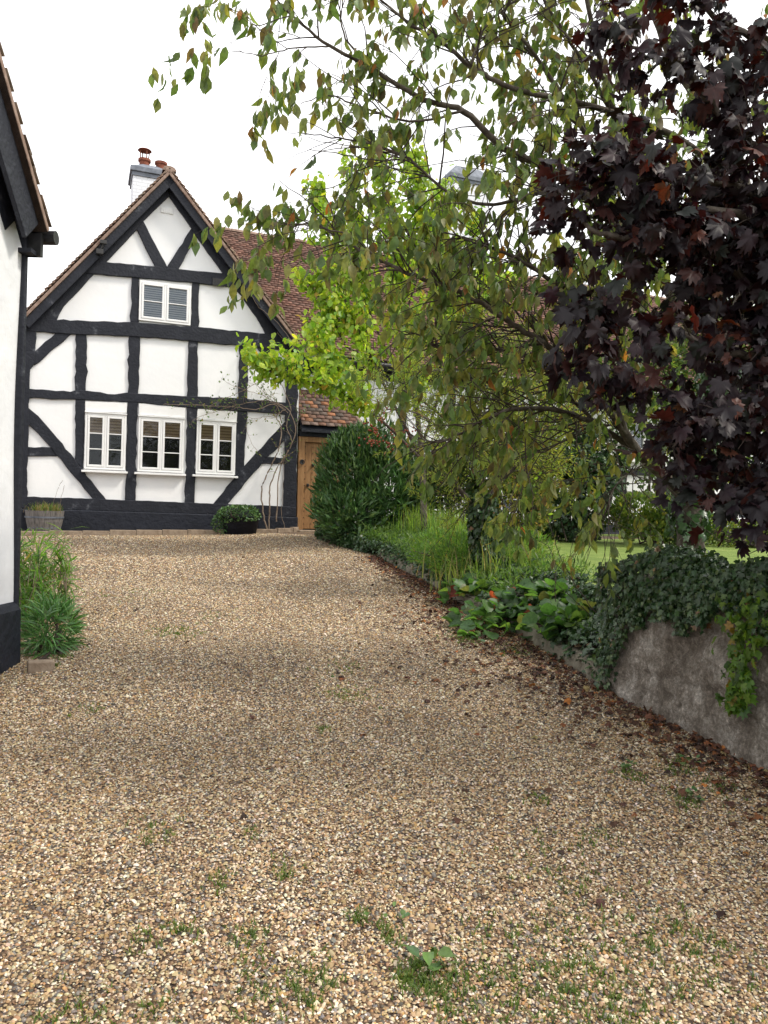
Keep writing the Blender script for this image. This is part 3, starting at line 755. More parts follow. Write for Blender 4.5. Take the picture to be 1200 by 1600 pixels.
rubble('stone_edging', kp, .13, lambda p: p[2]+.10, MT['kerb'], 5, 'low mossy stone edging between the gravel and the ivy bed', 'kerb', amp=.014)

# timber/brick edging in front of the house
ep = [HO + HD*u + HN*v for u, v in ((-5.6,-.62),(-4,-.62),(-2.2,-.62),(-1.1,-.6),(-.5,-.5),(-.15,-.3),(0.0,-.14))]
mb = MB()
for a, b in zip(ep[:-1], ep[1:]):
    d = (b-a); L = d.length; d.normalize(); s = Vector((d.y,-d.x,0)); n = max(1, int(L/.42))
    for k in range(n):
        c = a + d*(L*(k+.5)/n); z = float(ground_z(c.x, c.y))
        mb.obox((c.x, c.y, z+.005+rnd.uniform(-.006,.006)), d*(L/n/2-.004), s*.045, Vector((0,0,.075)))
tag(mb.build('edging_stones', MT['brick'], bevel=.008), 'low brown edging strip on the gravel along the foot of the gable wall', 'edging')

# ------------------------------------------------------------------ foliage toolkit
def nrmz(a): return a/np.maximum(np.linalg.norm(a, axis=-1, keepdims=True), 1e-9)
def fan(outline, cz=.0, c=(0, .4)):
    V = [(c[0], c[1], cz)] + [(x, y, z) for x, y, z in outline]
    n = len(outline); Fq = [(0, 1+i, 1+(i+1) % n) for i in range(n)]
    return np.array(V, float), np.array(Fq)
T_OVAL = (np.array([(0,0,0),(-.20,.28,.05),(0,.28,0),(.20,.28,.05),(-.24,.58,.03),(0,.58,-.03),(.24,.58,.03),(0,1,-.16)], float),
          np.array([(0,2,1),(0,3,2),(1,2,5),(1,5,4),(2,3,6),(2,6,5),(4,5,7),(5,6,7)]))
T_LANCE = (np.array([(0,0,0),(-.11,.4,.03),(.11,.4,.03),(0,1,-.1),(0,.45,-.02)], float), np.array([(0,4,1),(0,2,4),(1,4,3),(4,2,3)]))
T_ROUND = (np.array([(0,0,0),(-.3,.3,.06),(.3,.3,.06),(-.27,.7,.03),(.27,.7,.03),(0,1,-.08),(0,.5,-.03)], float),
           np.array([(0,6,1),(0,2,6),(1,6,3),(2,4,6),(3,6,5),(6,4,5)]))
_iv = [(0,0,0),(-.22,-.08,.02),(-.48,.18,-.04),(-.26,.38,.05),(-.42,.66,-.03),(-.14,.66,.04),(0,1,-.07),(.14,.66,.04),(.42,.66,-.03),(.26,.38,.05),(.48,.18,-.04),(.22,-.08,.02)]
T_IVY = fan(_iv, .0, (0,.35))
_mp = []
for ang, rr in [(-155,.42),(-132,.66),(-116,.56),(-98,.84),(-86,.74),(-72,.98),(-58,.64),(-46,.86),(-36,.82),(-25,1.04),(-14,.70),(-8,.90),(0,1.12),(8,.90),(14,.70),(25,1.04),(36,.82),(46,.86),(58,.64),(72,.98),(86,.74),(98,.84),(116,.56),(132,.66),(155,.42),(180,.12)]:
    a_ = math.radians(ang); zz = .05*math.sin(ang/11.0) - .10*rr*rr
    _mp.append((rr*.5*math.sin(a_), .35+rr*.55*math.cos(a_), zz))
T_MAPLE = fan(_mp, .03, (0,.35))
T_BERG = fan([(.5*math.sin(q)*(.96), .5-.5*math.cos(q), .10*math.sin(q*2+.6)+.06*abs(math.sin(q))) for q in [2*math.pi*k/11 for k in range(11)]], -.05, (0,.5))

CURL = .45
def leaves(tmpl, pos, axis, normal, size):
    """returns verts, faces"""
    T, Fq = tmpl; n = len(pos)
    y = nrmz(axis); x = nrmz(np.cross(y, normal)); z = np.cross(x, y)
    s = size[:, None, None]
    cg = np.random.default_rng(n); c1 = cg.normal(0, CURL, (n, 1)); c2 = cg.normal(0, CURL*.5, (n, 1)) - .12*CURL; wd = cg.uniform(.82, 1.15, (n, 1)); tw = cg.normal(0, CURL*.5, (n, 1))
    X_ = T[None, :, 0]*wd; Y_ = np.repeat(T[None, :, 1], n, 0); Z_ = T[None, :, 2] + c1*X_**2*2 + c2*Y_**2 + tw*X_*Y_
    V = pos[:, None, :] + s*(X_[..., None]*x[:, None, :] + Y_[..., None]*y[:, None, :] + Z_[..., None]*z[:, None, :])
    Fa = (np.arange(n)*len(T))[:, None, None] + Fq[None]
    return V.reshape(-1, 3), Fa.reshape(-1, Fq.shape[1]), len(T)
def pick(pal, n, r, jit=.2):
    w_ = np.array([p[0] for p in pal], float); w_ /= w_.sum(); c = np.array([p[1] for p in pal])
    out = c[r.choice(len(pal), n, p=w_)]
    return np.clip(out*r.uniform(1-jit, 1+jit, (n, 1))*r.uniform(.92, 1.08, (n, 3)), 0, 1)
def leaf_obj(name, tmpl, pos, axis, normal, size, colr, mat, parent=None):
    V, Fq, k = leaves(tmpl, pos, axis, normal, size)
    return np_mesh(name, V, Fq, mat, parent, col=np.repeat(colr, k, 0))
def tubes(paths, n=5):
    """list of (pts (k,3), rad (k,)) -> verts, faces (vectorised by length)"""
    Vs, Fs, off = [], [], 0
    bylen = {}
    for p, r in paths: bylen.setdefault(len(p), []).append((p, r))
    for k, lst in bylen.items():
        P = np.array([a for a, _ in lst]); R_ = np.array([b for _, b in lst])
        T = nrmz(np.gradient(P, axis=1)); ref = np.where(np.abs(T[..., 2:3]) < .9, np.array([0.2,.1,1.]), np.array([1.,.2,0]))
        A = nrmz(np.cross(T, ref)); B = np.cross(T, A)
        q = np.arange(n)*2*math.pi/n
        V = P[:, :, None, :] + R_[:, :, None, None]*(A[:, :, None, :]*np.cos(q)[None, None, :, None] + B[:, :, None, :]*np.sin(q)[None, None, :, None])
        m = len(lst); idx = (np.arange(m)*k*n)[:, None, None] + (np.arange(k-1)*n)[None, :, None] + np.arange(n)[None, None, :]
        nx = (np.arange(m)*k*n)[:, None, None] + (np.arange(k-1)*n)[None, :, None] + ((np.arange(n)+1) % n)[None, None, :]
        Fq = np.stack([idx, nx, nx+n, idx+n], -1).reshape(-1, 4) + off
        V = V.reshape(-1, 3); off += len(V); Vs.append(V); Fs.append(Fq)
    return np.concatenate(Vs), np.concatenate(Fs)
def tube_obj(name, paths, mat, parent=None, n=6):
    V, Fq = tubes(paths, n); return np_mesh(name, V, Fq, mat, parent, smooth=True)
def smooth_path(pts, per=6, wig=0.0, r=None):
    P = np.array(pts, float); n = len(P); out = []
    for i in range(n-1):
        p0 = P[max(i-1,0)]; p1 = P[i]; p2 = P[i+1]; p3 = P[min(i+2,n-1)]
        for k in range(per):
            t = k/per; out.append(.5*((2*p1)+(-p0+p2)*t+(2*p0-5*p1+4*p2-p3)*t*t+(-p0+3*p1-3*p2+p3)*t**3))
    out.append(P[-1]); out = np.array(out)
    if wig and r is not None: out[1:-1] += r.normal(0, wig, (len(out)-2, 3))
    return out
def shoots(paths, per_m, lmin, lmax, r, droop=.0, up=.0, spread=1.0, t0=.15, segs=7, r0=.006, wander=.18, bias=None, taper_len=True):
    out = []
    for P, R_ in paths:
        seg = np.linalg.norm(np.diff(P, axis=0), axis=1); cum = np.concatenate([[0], np.cumsum(seg)]); L = cum[-1]
        n = r.poisson(per_m*L*(1-t0))
        for _ in range(n):
            t = r.uniform(t0, 1.0); s = t*L; b = np.array([np.interp(s, cum, P[:, j]) for j in range(3)])
            i = min(len(P)-2, int(np.searchsorted(cum, s))-1 if s > 0 else 0); i = max(i, 0)
            tg = nrmz(P[i+1]-P[i]); rv = nrmz(r.normal(0, 1, 3)); pr = nrmz(rv - tg*rv.dot(tg))
            d = nrmz(tg*r.uniform(.3, 1.0) + pr*spread*r.uniform(.5, 1.0) + np.array([0,0,up]) + (bias if bias is not None else 0))
            ln = r.uniform(lmin, lmax)*(1-.6*t*t if taper_len else 1); st = ln/(segs-1); pts = [b]
            for k in range(segs-1):
                d = nrmz(d + r.normal(0, wander, 3)*.6 + np.array([0, 0, -droop*(k/segs)])); pts.append(pts[-1]+d*st)
            rb = min(r0*(.6+.8*ln/lmax), float(np.interp(s, cum, R_))*.75)
            out.append((np.array(pts), np.linspace(rb, rb*.25+.0006, segs)))
    return out
def leaf_on(paths, per_m, r, t0=.1, hang=.8, along=.5, rand=.5, off=.01, node=0):
    pos, ax = [], []
    for P, _ in paths:
        seg = np.linalg.norm(np.diff(P, axis=0), axis=1); cum = np.concatenate([[0], np.cumsum(seg)]); L = cum[-1]
        n = max(1, int(round(per_m*L*(1-t0)))) + 1
        s = r.uniform(t0, 1, n)*L; s[-1] = L
        if node: s = np.clip(np.ceil(s/node + r.uniform(-.12, .12, n))*node, 0, L)
        b = np.stack([np.interp(s, cum, P[:, j]) for j in range(3)], 1)
        tg = nrmz(P[-1]-P[0])
        a = nrmz(tg*along + r.normal(0, rand, (n, 3)) + np.array([0, 0, -hang]))
        pos.append(b + r.normal(0, off, (n, 3))); ax.append(a)
    pos = np.concatenate(pos); ax = np.concatenate(ax)
    return pos, ax
LIMB_K = .64
def limb(pts, r0, r1, per=6, wig=.01, r=rng, power=1.0):
    """pts: (px,py,Y) -> path, radii"""
    P = smooth_path([at(*p)[:] for p in pts], per, wig*.35, r)
    r0 *= LIMB_K; r1 *= LIMB_K
    t = np.linspace(0, 1, len(P))**power
    return P, r0 + (r1-r0)*t

# ------------------------------------------------------------------ cherry tree
def tree_base(name, base, label, cat, group=None):
    t = empty(name, base); tag(t, label, cat, group); return t
def reparent_local(o, root):
    o.parent = root; o.matrix_parent_inverse = Matrix.Translation(-root.location)
    return o
r = np.random.default_rng(101)
cb = at(1085, 905, 5.9); cb.z = LAWN_Z-.05
cherry = tree_base('cherry_tree', cb, 'large cherry tree with drooping oval green and bronze leaves rising behind the ivy wall', 'tree')
tr = [limb([(1082,930,5.9),(1080,860,5.9),(1078,790,5.9),(1090,700,5.95),(1125,590,6.0),(1160,480,6.0),(1172,380,5.9),(1150,250,5.8),(1090,150,5.7),(1040,60,5.6),(1000,-60,5.5),(960,-220,5.4)], .17, .045),
      limb([(1078,800,5.9),(1050,755,5.8),(1012,722,5.7),(985,690,5.6),(968,650,5.5),(965,560,5.4),(985,440,5.3),(1000,300,5.3),(960,180,5.2),(930,60,5.1),(900,-80,5.0)], .07, .02),
      limb([(1120,610,6.0),(1060,480,5.6),(1000,400,5.3),(920,310,5.0),(850,262,4.9),(786,230,4.8),(725,173,4.7),(660,155,4.65),(586,110,4.6),(517,72,4.5),(455,23,4.45),(432,0,4.4)], .055, .006),
      limb([(1150,300,5.85),(1080,230,5.5),(1000,190,5.2),(900,160,5.0),(800,138,4.8),(735,103,4.7),(690,66,4.6),(640,38,4.5),(596,0,4.5),(560,-40,4.4)], .04, .006),
      limb([(985,690,5.6),(920,600,5.3),(860,545,5.1),(800,505,5.0),(730,462,4.9),(650,432,4.8),(590,405,4.75),(530,372,4.7),(490,350,4.7),(445,356,4.7)], .04, .005),
      limb([(1000,710,5.7),(930,662,5.5),(860,640,5.3),(800,640,5.1),(740,665,5.0),(690,690,5.0),(640,680,5.0)], .038, .005),
      limb([(940,670,5.5),(880,610,5.5),(830,560,5.4),(770,545,5.3),(700,548,5.2),(640,520,5.1),(590,560,5.0)], .026, .004),
      limb([(965,560,5.4),(900,480,5.2),(850,430,5.0),(800,400,4.9),(760,385,4.8),(720,370,4.7),(690,345,4.6)], .03, .004),
      limb([(920,310,5.0),(850,300,4.9),(770,320,4.8),(700,300,4.8),(640,250,4.7),(580,225,4.6),(520,215,4.6),(470,208,4.5)], .022, .004),
      limb([(1000,300,5.3),(930,230,5.2),(860,120,5.0),(800,40,4.9),(740,-30,4.8),(690,-100,4.7)], .03, .006),
      limb([(960,180,5.2),(900,80,5.2),(850,0,5.1),(800,-80,5.0)], .025, .006),
      limb([(725,173,4.7),(640,190,4.6),(560,165,4.5),(510,150,4.5),(470,162,4.4)], .014, .003),
      limb([(586,110,4.6),(540,60,4.6),(530,10,4.6),(510,-40,4.6)], .012, .003),
      limb([(517,72,4.5),(460,75,4.4),(410,85,4.35),(362,80,4.3)], .008, .003),
      limb([(530,372,4.7),(510,310,4.7),(480,312,4.7)], .008, .003),
      limb([(1172,380,5.9),(1230,280,5.7),(1260,150,5.5),(1250,0,5.4)], .05, .015),
      limb([(1080,790,5.9),(1120,740,5.6),(1180,700,5.3),(1240,650,5.1)], .04, .01),
      limb([(590,405,4.75),(550,370,4.6),(500,355,4.5),(450,352,4.45),(405,352,4.4)], .010, .003),
      limb([(640,250,4.7),(580,250,4.6),(530,240,4.5),(480,235,4.5)], .009, .003),
      limb([(455,23,4.45),(400,40,4.4),(385,20,4.4)], .006, .003),
      limb([(735,103,4.7),(760,40,4.7),(820,-10,4.7),(880,-60,4.7)], .014, .004),
      limb([(1000,190,5.2),(940,110,5.0),(880,50,4.9),(830,10,4.8)], .014, .004),
      limb([(860,545,5.1),(800,480,5.3),(740,430,5.4),(700,380,5.4)], .014, .004),
      limb([(930,662,5.5),(860,700,5.3),(800,720,5.2),(740,740,5.1)], .012, .004),
      limb([(1012,722,5.7),(960,760,5.3),(950,820,5.1),(960,850,5.0)], .010, .003),
      ]
o = tube_obj('trunk', tr[:1], MT['bark'], n=12); reparent_local(o, cherry)
for q in tr[1:]:
    reparent_local(tube_obj('limb', [q], MT['bark'], n=8), cherry)
b1 = shoots(tr[1:], 9.0, .30, .95, r, droop=.12, up=.10, spread=.95, t0=.2, segs=8, r0=.006, bias=np.array([-.08,-.05,0]))
b1 += shoots(tr[:1], 7.0, .5, 1.1, r, droop=.1, up=.1, t0=.45, segs=8, r0=.009)
b1 += shoots([tr[k] for k in (1,4,5,6,7,9,10)], 7.0, .3, .8, r, droop=.12, up=.1, t0=.1, segs=8, r0=.006)
b2 = shoots(b1, 7.0, .12, .42, r, droop=.35, up=.0, spread=.9, t0=.1, segs=5, r0=.003, bias=np.array([0,0,-.05]))
b3 = shoots([tr[k] for k in (4,5,6,7,8,20,22,23,24,25) if k < len(tr)], 16, .4, 1.1, r, droop=.1, up=.12, spread=1.0, t0=.05, segs=9, r0=.0045, wander=.28)
reparent_local(tube_obj('branches', b1+b2+b3, MT['twig'], n=4), cherry)
pos, ax = leaf_on(b1, 15, r, t0=.3, hang=1.5, along=.3, rand=.42, off=.012, node=.11)
p2, a2 = leaf_on(b2, 30, r, t0=.2, hang=1.6, along=.3, rand=.40, off=.012, node=.09)
pos = np.concatenate([pos, p2]); ax = np.concatenate([ax, a2])
PAL_CH = [(5,(.090,.145,.045)),(5,(.13,.18,.055)),(3,(.165,.20,.065)),(2,(.19,.19,.06)),(1.0,(.13,.10,.045)),(.25,(.30,.13,.04)),(.9,(.2,.21,.05))]
leaf_obj('crown', T_OVAL, pos, ax, r.normal(0,1,pos.shape)+np.array([0,-.4,.5]), r.uniform(.055,.105,len(pos)), pick(PAL_CH, len(pos), r), MT['leaf'])
reparent_local(bpy.data.objects['crown'], cherry)
print('cherry leaves', len(pos))

# ------------------------------------------------------------------ purple maple
r = np.random.default_rng(202)
mbp = Vector((3.35, 4.6, LAWN_Z-.05))
maple = tree_base('purple_maple', mbp, 'dark purple leaved maple leaning in over the wall from the right edge', 'tree')
def mp3(px, py, Y): return at(px, py, Y)[:]
def limbw(first, pts, r0, r1, wig=.01):
    P = smooth_path([first] + [mp3(*p) for p in pts], 6, wig, r); return P, np.linspace(r0, r1, len(P))
B0 = (3.35, 4.6, LAWN_Z-.1)
ml = [limbw(B0, [(1420,800,4.5),(1400,500,4.4),(1380,200,4.3),(1340,0,4.2),(1300,-200,4.1)], .10, .03),
      limbw((3.35,4.6,2.2), [(1300,640,4.3),(1200,480,3.9),(1150,430,3.8),(1080,370,3.7),(1030,300,3.6),(980,250,3.5),(945,225,3.45)], .035, .006),
      limbw((3.3,4.5,2.0), [(1280,760,4.0),(1180,700,3.8),(1080,640,3.7),(1000,590,3.6),(935,570,3.5)], .03, .005),
      limbw((3.3,4.5,1.8), [(1280,800,3.9),(1200,770,3.7),(1160,750,3.6),(1120,740,3.6)], .022, .005),
      limbw((3.2,4.4,2.8), [(1250,520,3.9),(1150,560,3.7),(1060,520,3.6),(975,500,3.6),(920,480,3.5)], .025, .005),
      limbw((3.2,4.4,3.6), [(1250,250,3.9),(1150,200,3.8),(1080,130,3.7),(1010,90,3.6),(960,40,3.6)], .028, .005),
      limbw((3.2,4.4,3.4), [(1250,360,3.8),(1140,330,3.6),(1040,350,3.6),(960,370,3.5),(895,335,3.5),(868,300,3.5)], .026, .005),
      limbw((3.2,4.4,4.0), [(1260,100,3.9),(1170,60,3.8),(1090,0,3.7),(1020,-60,3.7)], .026, .006),
      limbw((3.2,4.4,2.4), [(1250,640,3.7),(1160,640,3.5),(1100,670,3.5),(1050,700,3.5)], .02, .005),
      limbw((3.2,4.4,1.9), [(1280,820,3.8),(1200,800,3.6),(1150,790,3.5),(1110,790,3.5)], .012, .004),
      limbw((3.2,4.4,3.5), [(1250,330,3.8),(1140,290,3.6),(1040,280,3.5),(950,285,3.45),(890,260,3.45)], .02, .004),
      limbw((3.2,4.4,3.0), [(1260,420,4.3),(1180,420,4.1),(1100,440,4.1),(1040,470,4.0)], .02, .004)]
for e1, e2 in (((3.0,3.4,3.0),(2.5,2.4,3.3)), ((3.6,3.2,2.6),(3.4,2.0,2.9)), ((3.1,3.5,4.0),(2.5,2.7,4.6)), ((3.9,3.8,3.2),(4.3,2.8,3.6)), ((3.2,3.9,4.8),(2.6,3.3,5.4)), ((3.7,4.9,4.2),(4.0,5.3,5.0)), ((2.9,3.3,2.4),(2.7,2.5,2.5))):  # unseen limbs added beyond the frame so the maple shades the drive
    P = smooth_path([(3.32,4.55,e1[2]-.9), e1, e2], 6, .01, r); ml.append((P, np.linspace(.03,.006,len(P))))
reparent_local(tube_obj('trunk', ml[:1], MT['bark'], n=12), maple)
for q in ml[1:]: reparent_local(tube_obj('limb', [q], MT['bark'], n=7), maple)
m1 = shoots(ml[1:], 27, .18, .52, r, droop=.15, up=.05, spread=.9, t0=.28, segs=6, r0=.004, bias=np.array([-.1,-.1,0]))
m1 = [q for q in m1 if q[0][:,2].min() > 1.35]
reparent_local(tube_obj('branches', m1, MT['twig'], n=4), maple)
pos, ax = leaf_on(m1, 32, r, t0=.1, hang=.8, along=.5, rand=.55, off=.05)
kk = (pos[:,2] > 1.62) | ((pos[:,2] > 1.40) & (r.uniform(0,1,len(pos)) < .4)); pos, ax = pos[kk], ax[kk]
PAL_MP = [(6,(.013,.008,.011)),(4,(.020,.009,.012)),(2.2,(.04,.013,.010)),(.35,(.07,.022,.012)),(.1,(.10,.045,.018)),(1.5,(.012,.015,.012))]
nn = r.normal(0,.55,pos.shape)+np.array([0,-.35,1.0])
o = leaf_obj('crown', T_MAPLE, pos, ax, nn, r.uniform(.05,.14,len(pos)), pick(PAL_MP, len(pos), r), MT['leafdark']); reparent_local(o, maple)
print('maple leaves', len(pos))

# ------------------------------------------------------------------ bright yellow-green tree
r = np.random.default_rng(303)
yb = at(662, 845, 12.0); yb.z = 1.0
ytree = tree_base('yellow_green_tree', yb, 'bright yellow green leaved small tree in front of the long tiled roof', 'tree')
yl = [limb([(664,850,12),(662,780,12),(658,700,12),(645,600,12),(630,500,12),(618,400,12),(600,300,12),(590,235,12)], .09, .012),
      limb([(660,720,12),(620,640,11.8),(580,560,11.8),(540,470,11.8),(515,380,11.8),(495,300,11.8)], .045, .008),
      limb([(660,720,12),(600,660,11.6),(540,620,11.4),(480,595,11.2),(430,585,11.0),(392,562,11.0)], .04, .006),
      limb([(658,700,12),(690,600,12.2),(700,500,12.2),(690,400,12.2),(690,290,12.2)], .045, .008),
      limb([(645,600,12),(600,540,12),(560,430,12),(560,330,12),(548,255,12)], .03, .008),
      limb([(630,500,12),(655,420,12.1),(660,340,12.1),(650,250,12.1)], .03, .008),
      limb([(690,600,12.2),(730,520,12.4),(745,430,12.4),(735,340,12.4)], .03, .008),
      limb([(600,660,11.6),(560,600,11.5),(510,560,11.5),(490,520,11.5)], .02, .006),
      limb([(580,560,11.8),(540,540,11.7),(520,500,11.7),(480,440,11.7)], .02, .006),
      limb([(700,500,12.2),(760,470,12.5),(800,430,12.6)], .02, .006)]
reparent_local(tube_obj('trunk', yl[:1], MT['bark'], n=10), ytree)
reparent_local(tube_obj('limb', yl[1:], MT['twig'], n=6), ytree)
y1 = shoots(yl, 30, .3, 1.0, r, droop=.05, up=.6, spread=.8, t0=.33, segs=6, r0=.005)
reparent_local(tube_obj('branches', y1, MT['twig'], n=4), ytree)
pos, ax = leaf_on(y1, 42, r, t0=.1, hang=.8, along=.3, rand=.5, off=.05)
PAL_Y = [(5,(.22,.34,.035)),(4,(.30,.41,.045)),(2,(.40,.46,.06)),(2,(.14,.26,.035)),(.3,(.42,.28,.06))]
o = leaf_obj('crown', T_ROUND, pos, ax, r.normal(0,.7,pos.shape)+np.array([0,-.6,.7]), r.uniform(.07,.13,len(pos)), pick(PAL_Y, len(pos), r), MT['leafbright']); reparent_local(o, ytree)
print('yellow leaves', len(pos))

# ------------------------------------------------------------------ berry tree with ivy on its trunk
r = np.random.default_rng(404)
bb = at(757, 890, 8.6); bb.z = .95
btree = tree_base('berry_tree', bb, 'small fine leaved tree with orange berries and ivy round its trunk beside the drive', 'tree')
bl_ = [limb([(760,900,8.6),(757,850,8.6),(754,800,8.6),(752,770,8.6)], .12, .07),
       limb([(752,800,8.6),(722,770,8.5),(708,740,8.4),(712,715,8.4),(740,700,8.3),(690,670,8.3),(650,645,8.3),(610,640,8.3),(585,655,8.3)], .05, .006),
       limb([(752,800,8.6),(780,755,8.7),(800,735,8.7),(830,700,8.8),(870,650,8.9),(900,610,9.0)], .05, .006),
       limb([(752,780,8.6),(750,720,8.6),(740,660,8.6),(745,600,8.6),(730,550,8.6)], .04, .006),
       limb([(750,720,8.6),(700,660,8.7),(650,620,8.7),(600,600,8.8),(570,590,8.8)], .03, .005),
       limb([(740,660,8.6),(790,620,8.8),(830,580,8.9),(840,550,8.9)], .03, .005),
       limb([(800,735,8.7),(850,740,8.8),(890,720,8.8)], .02, .004),
       limb([(700,670,8.3),(680,700,8.1),(665,715,8.0)], .016, .004),
       limb([(745,600,8.6),(690,570,8.6),(650,560,8.6)], .02, .004),
       limb([(740,640,8.6),(700,590,8.7),(680,540,8.8),(640,510,8.8)], .02, .004),
       limb([(790,620,8.8),(810,560,8.9),(780,510,9.0),(760,490,9.0)], .02, .004),
       limb([(870,650,8.9),(900,640,9.0),(930,600,9.1)], .016, .004),
       limb([(752,760,8.6),(780,690,8.4),(790,650,8.3),(770,600,8.3)], .02, .004),
       limb([(752,780,8.6),(715,790,8.5),(695,795,8.4)], .014, .004)]
reparent_local(tube_obj('trunk', bl_[:1], MT['bark'], n=10), btree)
reparent_local(tube_obj('limb', bl_[1:], MT['bark'], n=7), btree)
b1 = shoots(bl_[1:], 28, .25, .85, r, droop=.1, up=.15, spread=1.0, t0=.15, segs=6, r0=.005)
b2 = shoots(b1, 8, .1, .3, r, droop=.1, spread=1.0, t0=.1, segs=4, r0=.002)
reparent_local(tube_obj('branches', b1+b2, MT['twig'], n=4), btree)
pos, ax = leaf_on(b1+b2, 52, r, t0=.05, hang=.2, along=.5, rand=.7, off=.02)
PAL_B = [(5,(.18,.24,.045)),(4,(.25,.30,.06)),(3,(.10,.16,.035)),(1.2,(.30,.28,.065)),(.3,(.26,.14,.05))]
o = leaf_obj('crown', T_LANCE, pos, ax, r.normal(0,1,pos.shape)+np.array([0,0,.6]), r.uniform(.035,.065,len(pos)), pick(PAL_B, len(pos), r), MT['leafbright']); reparent_local(o, btree)
print('berry leaves', len(pos))
# berries
mb = MB(); bc = []
for px, py, n in ((585,675,16),(578,690,14),(590,655,10),(620,672,14),(640,680,10),(600,690,14),(575,660,8),(612,700,7),(600,640,6),(635,695,6)):
    for k in range(n):
        bc.append(at(px+r.normal(0,7), py+r.normal(0,5), 8.1+r.normal(0,.08)))
for c in bc:
    mb.lathe(c, [(.001,-.012),(.010,-.006),(.0105,.005),(.001,.011)], 6)
reparent_local(mb.build('berries', MT['berry'], smooth=True), btree)
def ivy_tube(path, rad, n, r, size=(.03,.06), mat='ivy', name='ivy', pal=None, parent=None):
    P = path; seg = np.linalg.norm(np.diff(P, axis=0), axis=1); cum = np.concatenate([[0], np.cumsum(seg)]); s = r.uniform(0, cum[-1], n)
    b = np.stack([np.interp(s, cum, P[:, j]) for j in range(3)], 1)
    q = r.uniform(0, 2*math.pi, n); d = np.stack([np.cos(q), np.sin(q), np.zeros(n)], 1)
    pos = b + d*(rad*r.uniform(.8, 1.4, (n, 1))); ax = nrmz(np.array([0,0,-1.]) + r.normal(0,.5,(n,3)))
    o = leaf_obj(name, T_IVY, pos, ax, d + r.normal(0,.35,(n,3)), r.uniform(*size, n), pick(pal or PAL_IVY, n, r), MT[mat])
    if parent: reparent_local(o, parent)
    return o
PAL_IVY = [(5,(.020,.050,.017)),(4,(.032,.070,.023)),(2,(.05,.09,.032)),(1,(.075,.115,.035)),(.15,(.16,.09,.04))]
ivy_tube(bl_[0][0], .13, 1500, r, (.04,.07), name='trunk_ivy', parent=btree)
ivy_tube(tr[0][0][8:26], .13, 700, r, (.045,.085), name='trunk_ivy', parent=cherry, pal=[(4,(.03,.07,.02)),(2,(.05,.12,.03))])

# ------------------------------------------------------------------ bushes
def blob_points(c, rad, n, r, inner=.6, lumps=5, amp=.18, zmin=-.9):
    d = nrmz(r.normal(0,1,(n*2,3))); d = d[d[:,2] > zmin][:n]
    k = r.normal(0,1,(lumps,3)); k = nrmz(k)
    f = 1 + amp*(np.sin(d@k.T*5 + np.arange(lumps)*2).sum(1))/math.sqrt(lumps)
    t = r.uniform(inner, 1.0, len(d))**.6
    return np.array(c) + d*np.array(rad)*(f*t)[:, None], d
def bush(name, base, blobs, tmpl, size, pal, mat, r, label, cat, group=None, up=.6, hang=0, nrand=.5, stems=14, stem_mat='twig', outw=.8):
    root = tree_base(name, base, label, cat, group)
    ps, ds = [], []
    for c, rad, n in blobs:
        p, d = blob_points(c, rad, n, r); ps.append(p); ds.append(d)
    p = np.concatenate(ps); d = np.concatenate(ds)
    ax = nrmz(d*outw + np.array([0,0,up-hang]) + r.normal(0,.35,p.shape))
    nn = d + r.normal(0,nrand,p.shape) + np.array([0,0,.5])
    o = leaf_obj('foliage', tmpl, p, ax, nn, r.uniform(*size, len(p)), pick(pal, len(p), r), MT[mat]); reparent_local(o, root)
    sts = []
    for _ in range(stems):
        c, rad, n = blobs[r.integers(len(blobs))]
        e = np.array(c) + nrmz(r.normal(0,1,3)+np.array([0,0,.6]))*np.array(rad)*.9
        b = np.array(base) + r.normal(0,.12,3)*np.array([1,1,0]); m = (b+e)/2 + r.normal(0,.08,3)
        P = smooth_path([b, m, e], 4); sts.append((P, np.linspace(.016,.004,len(P))))
    reparent_local(tube_obj('stems', sts, MT[stem_mat], n=5), root)
    return root
def A3(px, py, Y): return at(px, py, Y)[:]
r = np.random.default_rng(505)
PAL_L = [(5,(.04,.095,.03)),(4,(.06,.13,.04)),(2,(.09,.18,.05)),(1.6,(.14,.24,.07))]
b = gpt(565, 842); 
bush('laurel_bush', (b.x+.3, b.y+.3, .95), [(A3(572,765,13.3), (.92,.7,1.0), 5600), (A3(545,800,13.0), (.55,.5,.5), 1800), (A3(615,760,13.3), (.6,.6,.8), 2400), (A3(555,712,13.2), (.5,.4,.42), 1200)],
     T_LANCE, (.11,.21), PAL_L, 'ivy', r, 'dense dark green laurel bush beside the oak side door', 'bush', up=.75)
# ivy-clad thicket at the far side of the lawn
b = at(890, 845, 13.6)
bush('ivy_thicket', (b.x, b.y, LAWN_Z), [(A3(890,780,13.8),(.85,.6,.85),5200),(A3(870,700,13.9),(.7,.5,.7),3000),(A3(930,720,14.0),(.6,.5,.6),2200)],
     T_IVY, (.05,.10), PAL_IVY, 'ivy', r, 'tall dark ivy covered thicket at the far edge of the lawn', 'shrub', up=-.4)
PAL_H = [(4,(.06,.10,.025)),(3,(.09,.14,.03)),(2,(.13,.17,.04)),(1,(.2,.2,.05))]
b = at(1020, 850, 13.2)
bush('lime_shrub', (b.x, b.y, LAWN_Z), [(A3(1010,805,13.2),(.65,.5,.42),2600),(A3(1050,825,13.3),(.5,.4,.3),1300)], T_ROUND, (.05,.10), PAL_H, 'leafbright', r,
     'yellow green shrub at the far edge of the lawn under the purple maple', 'shrub')
b = at(1170, 850, 13.2)
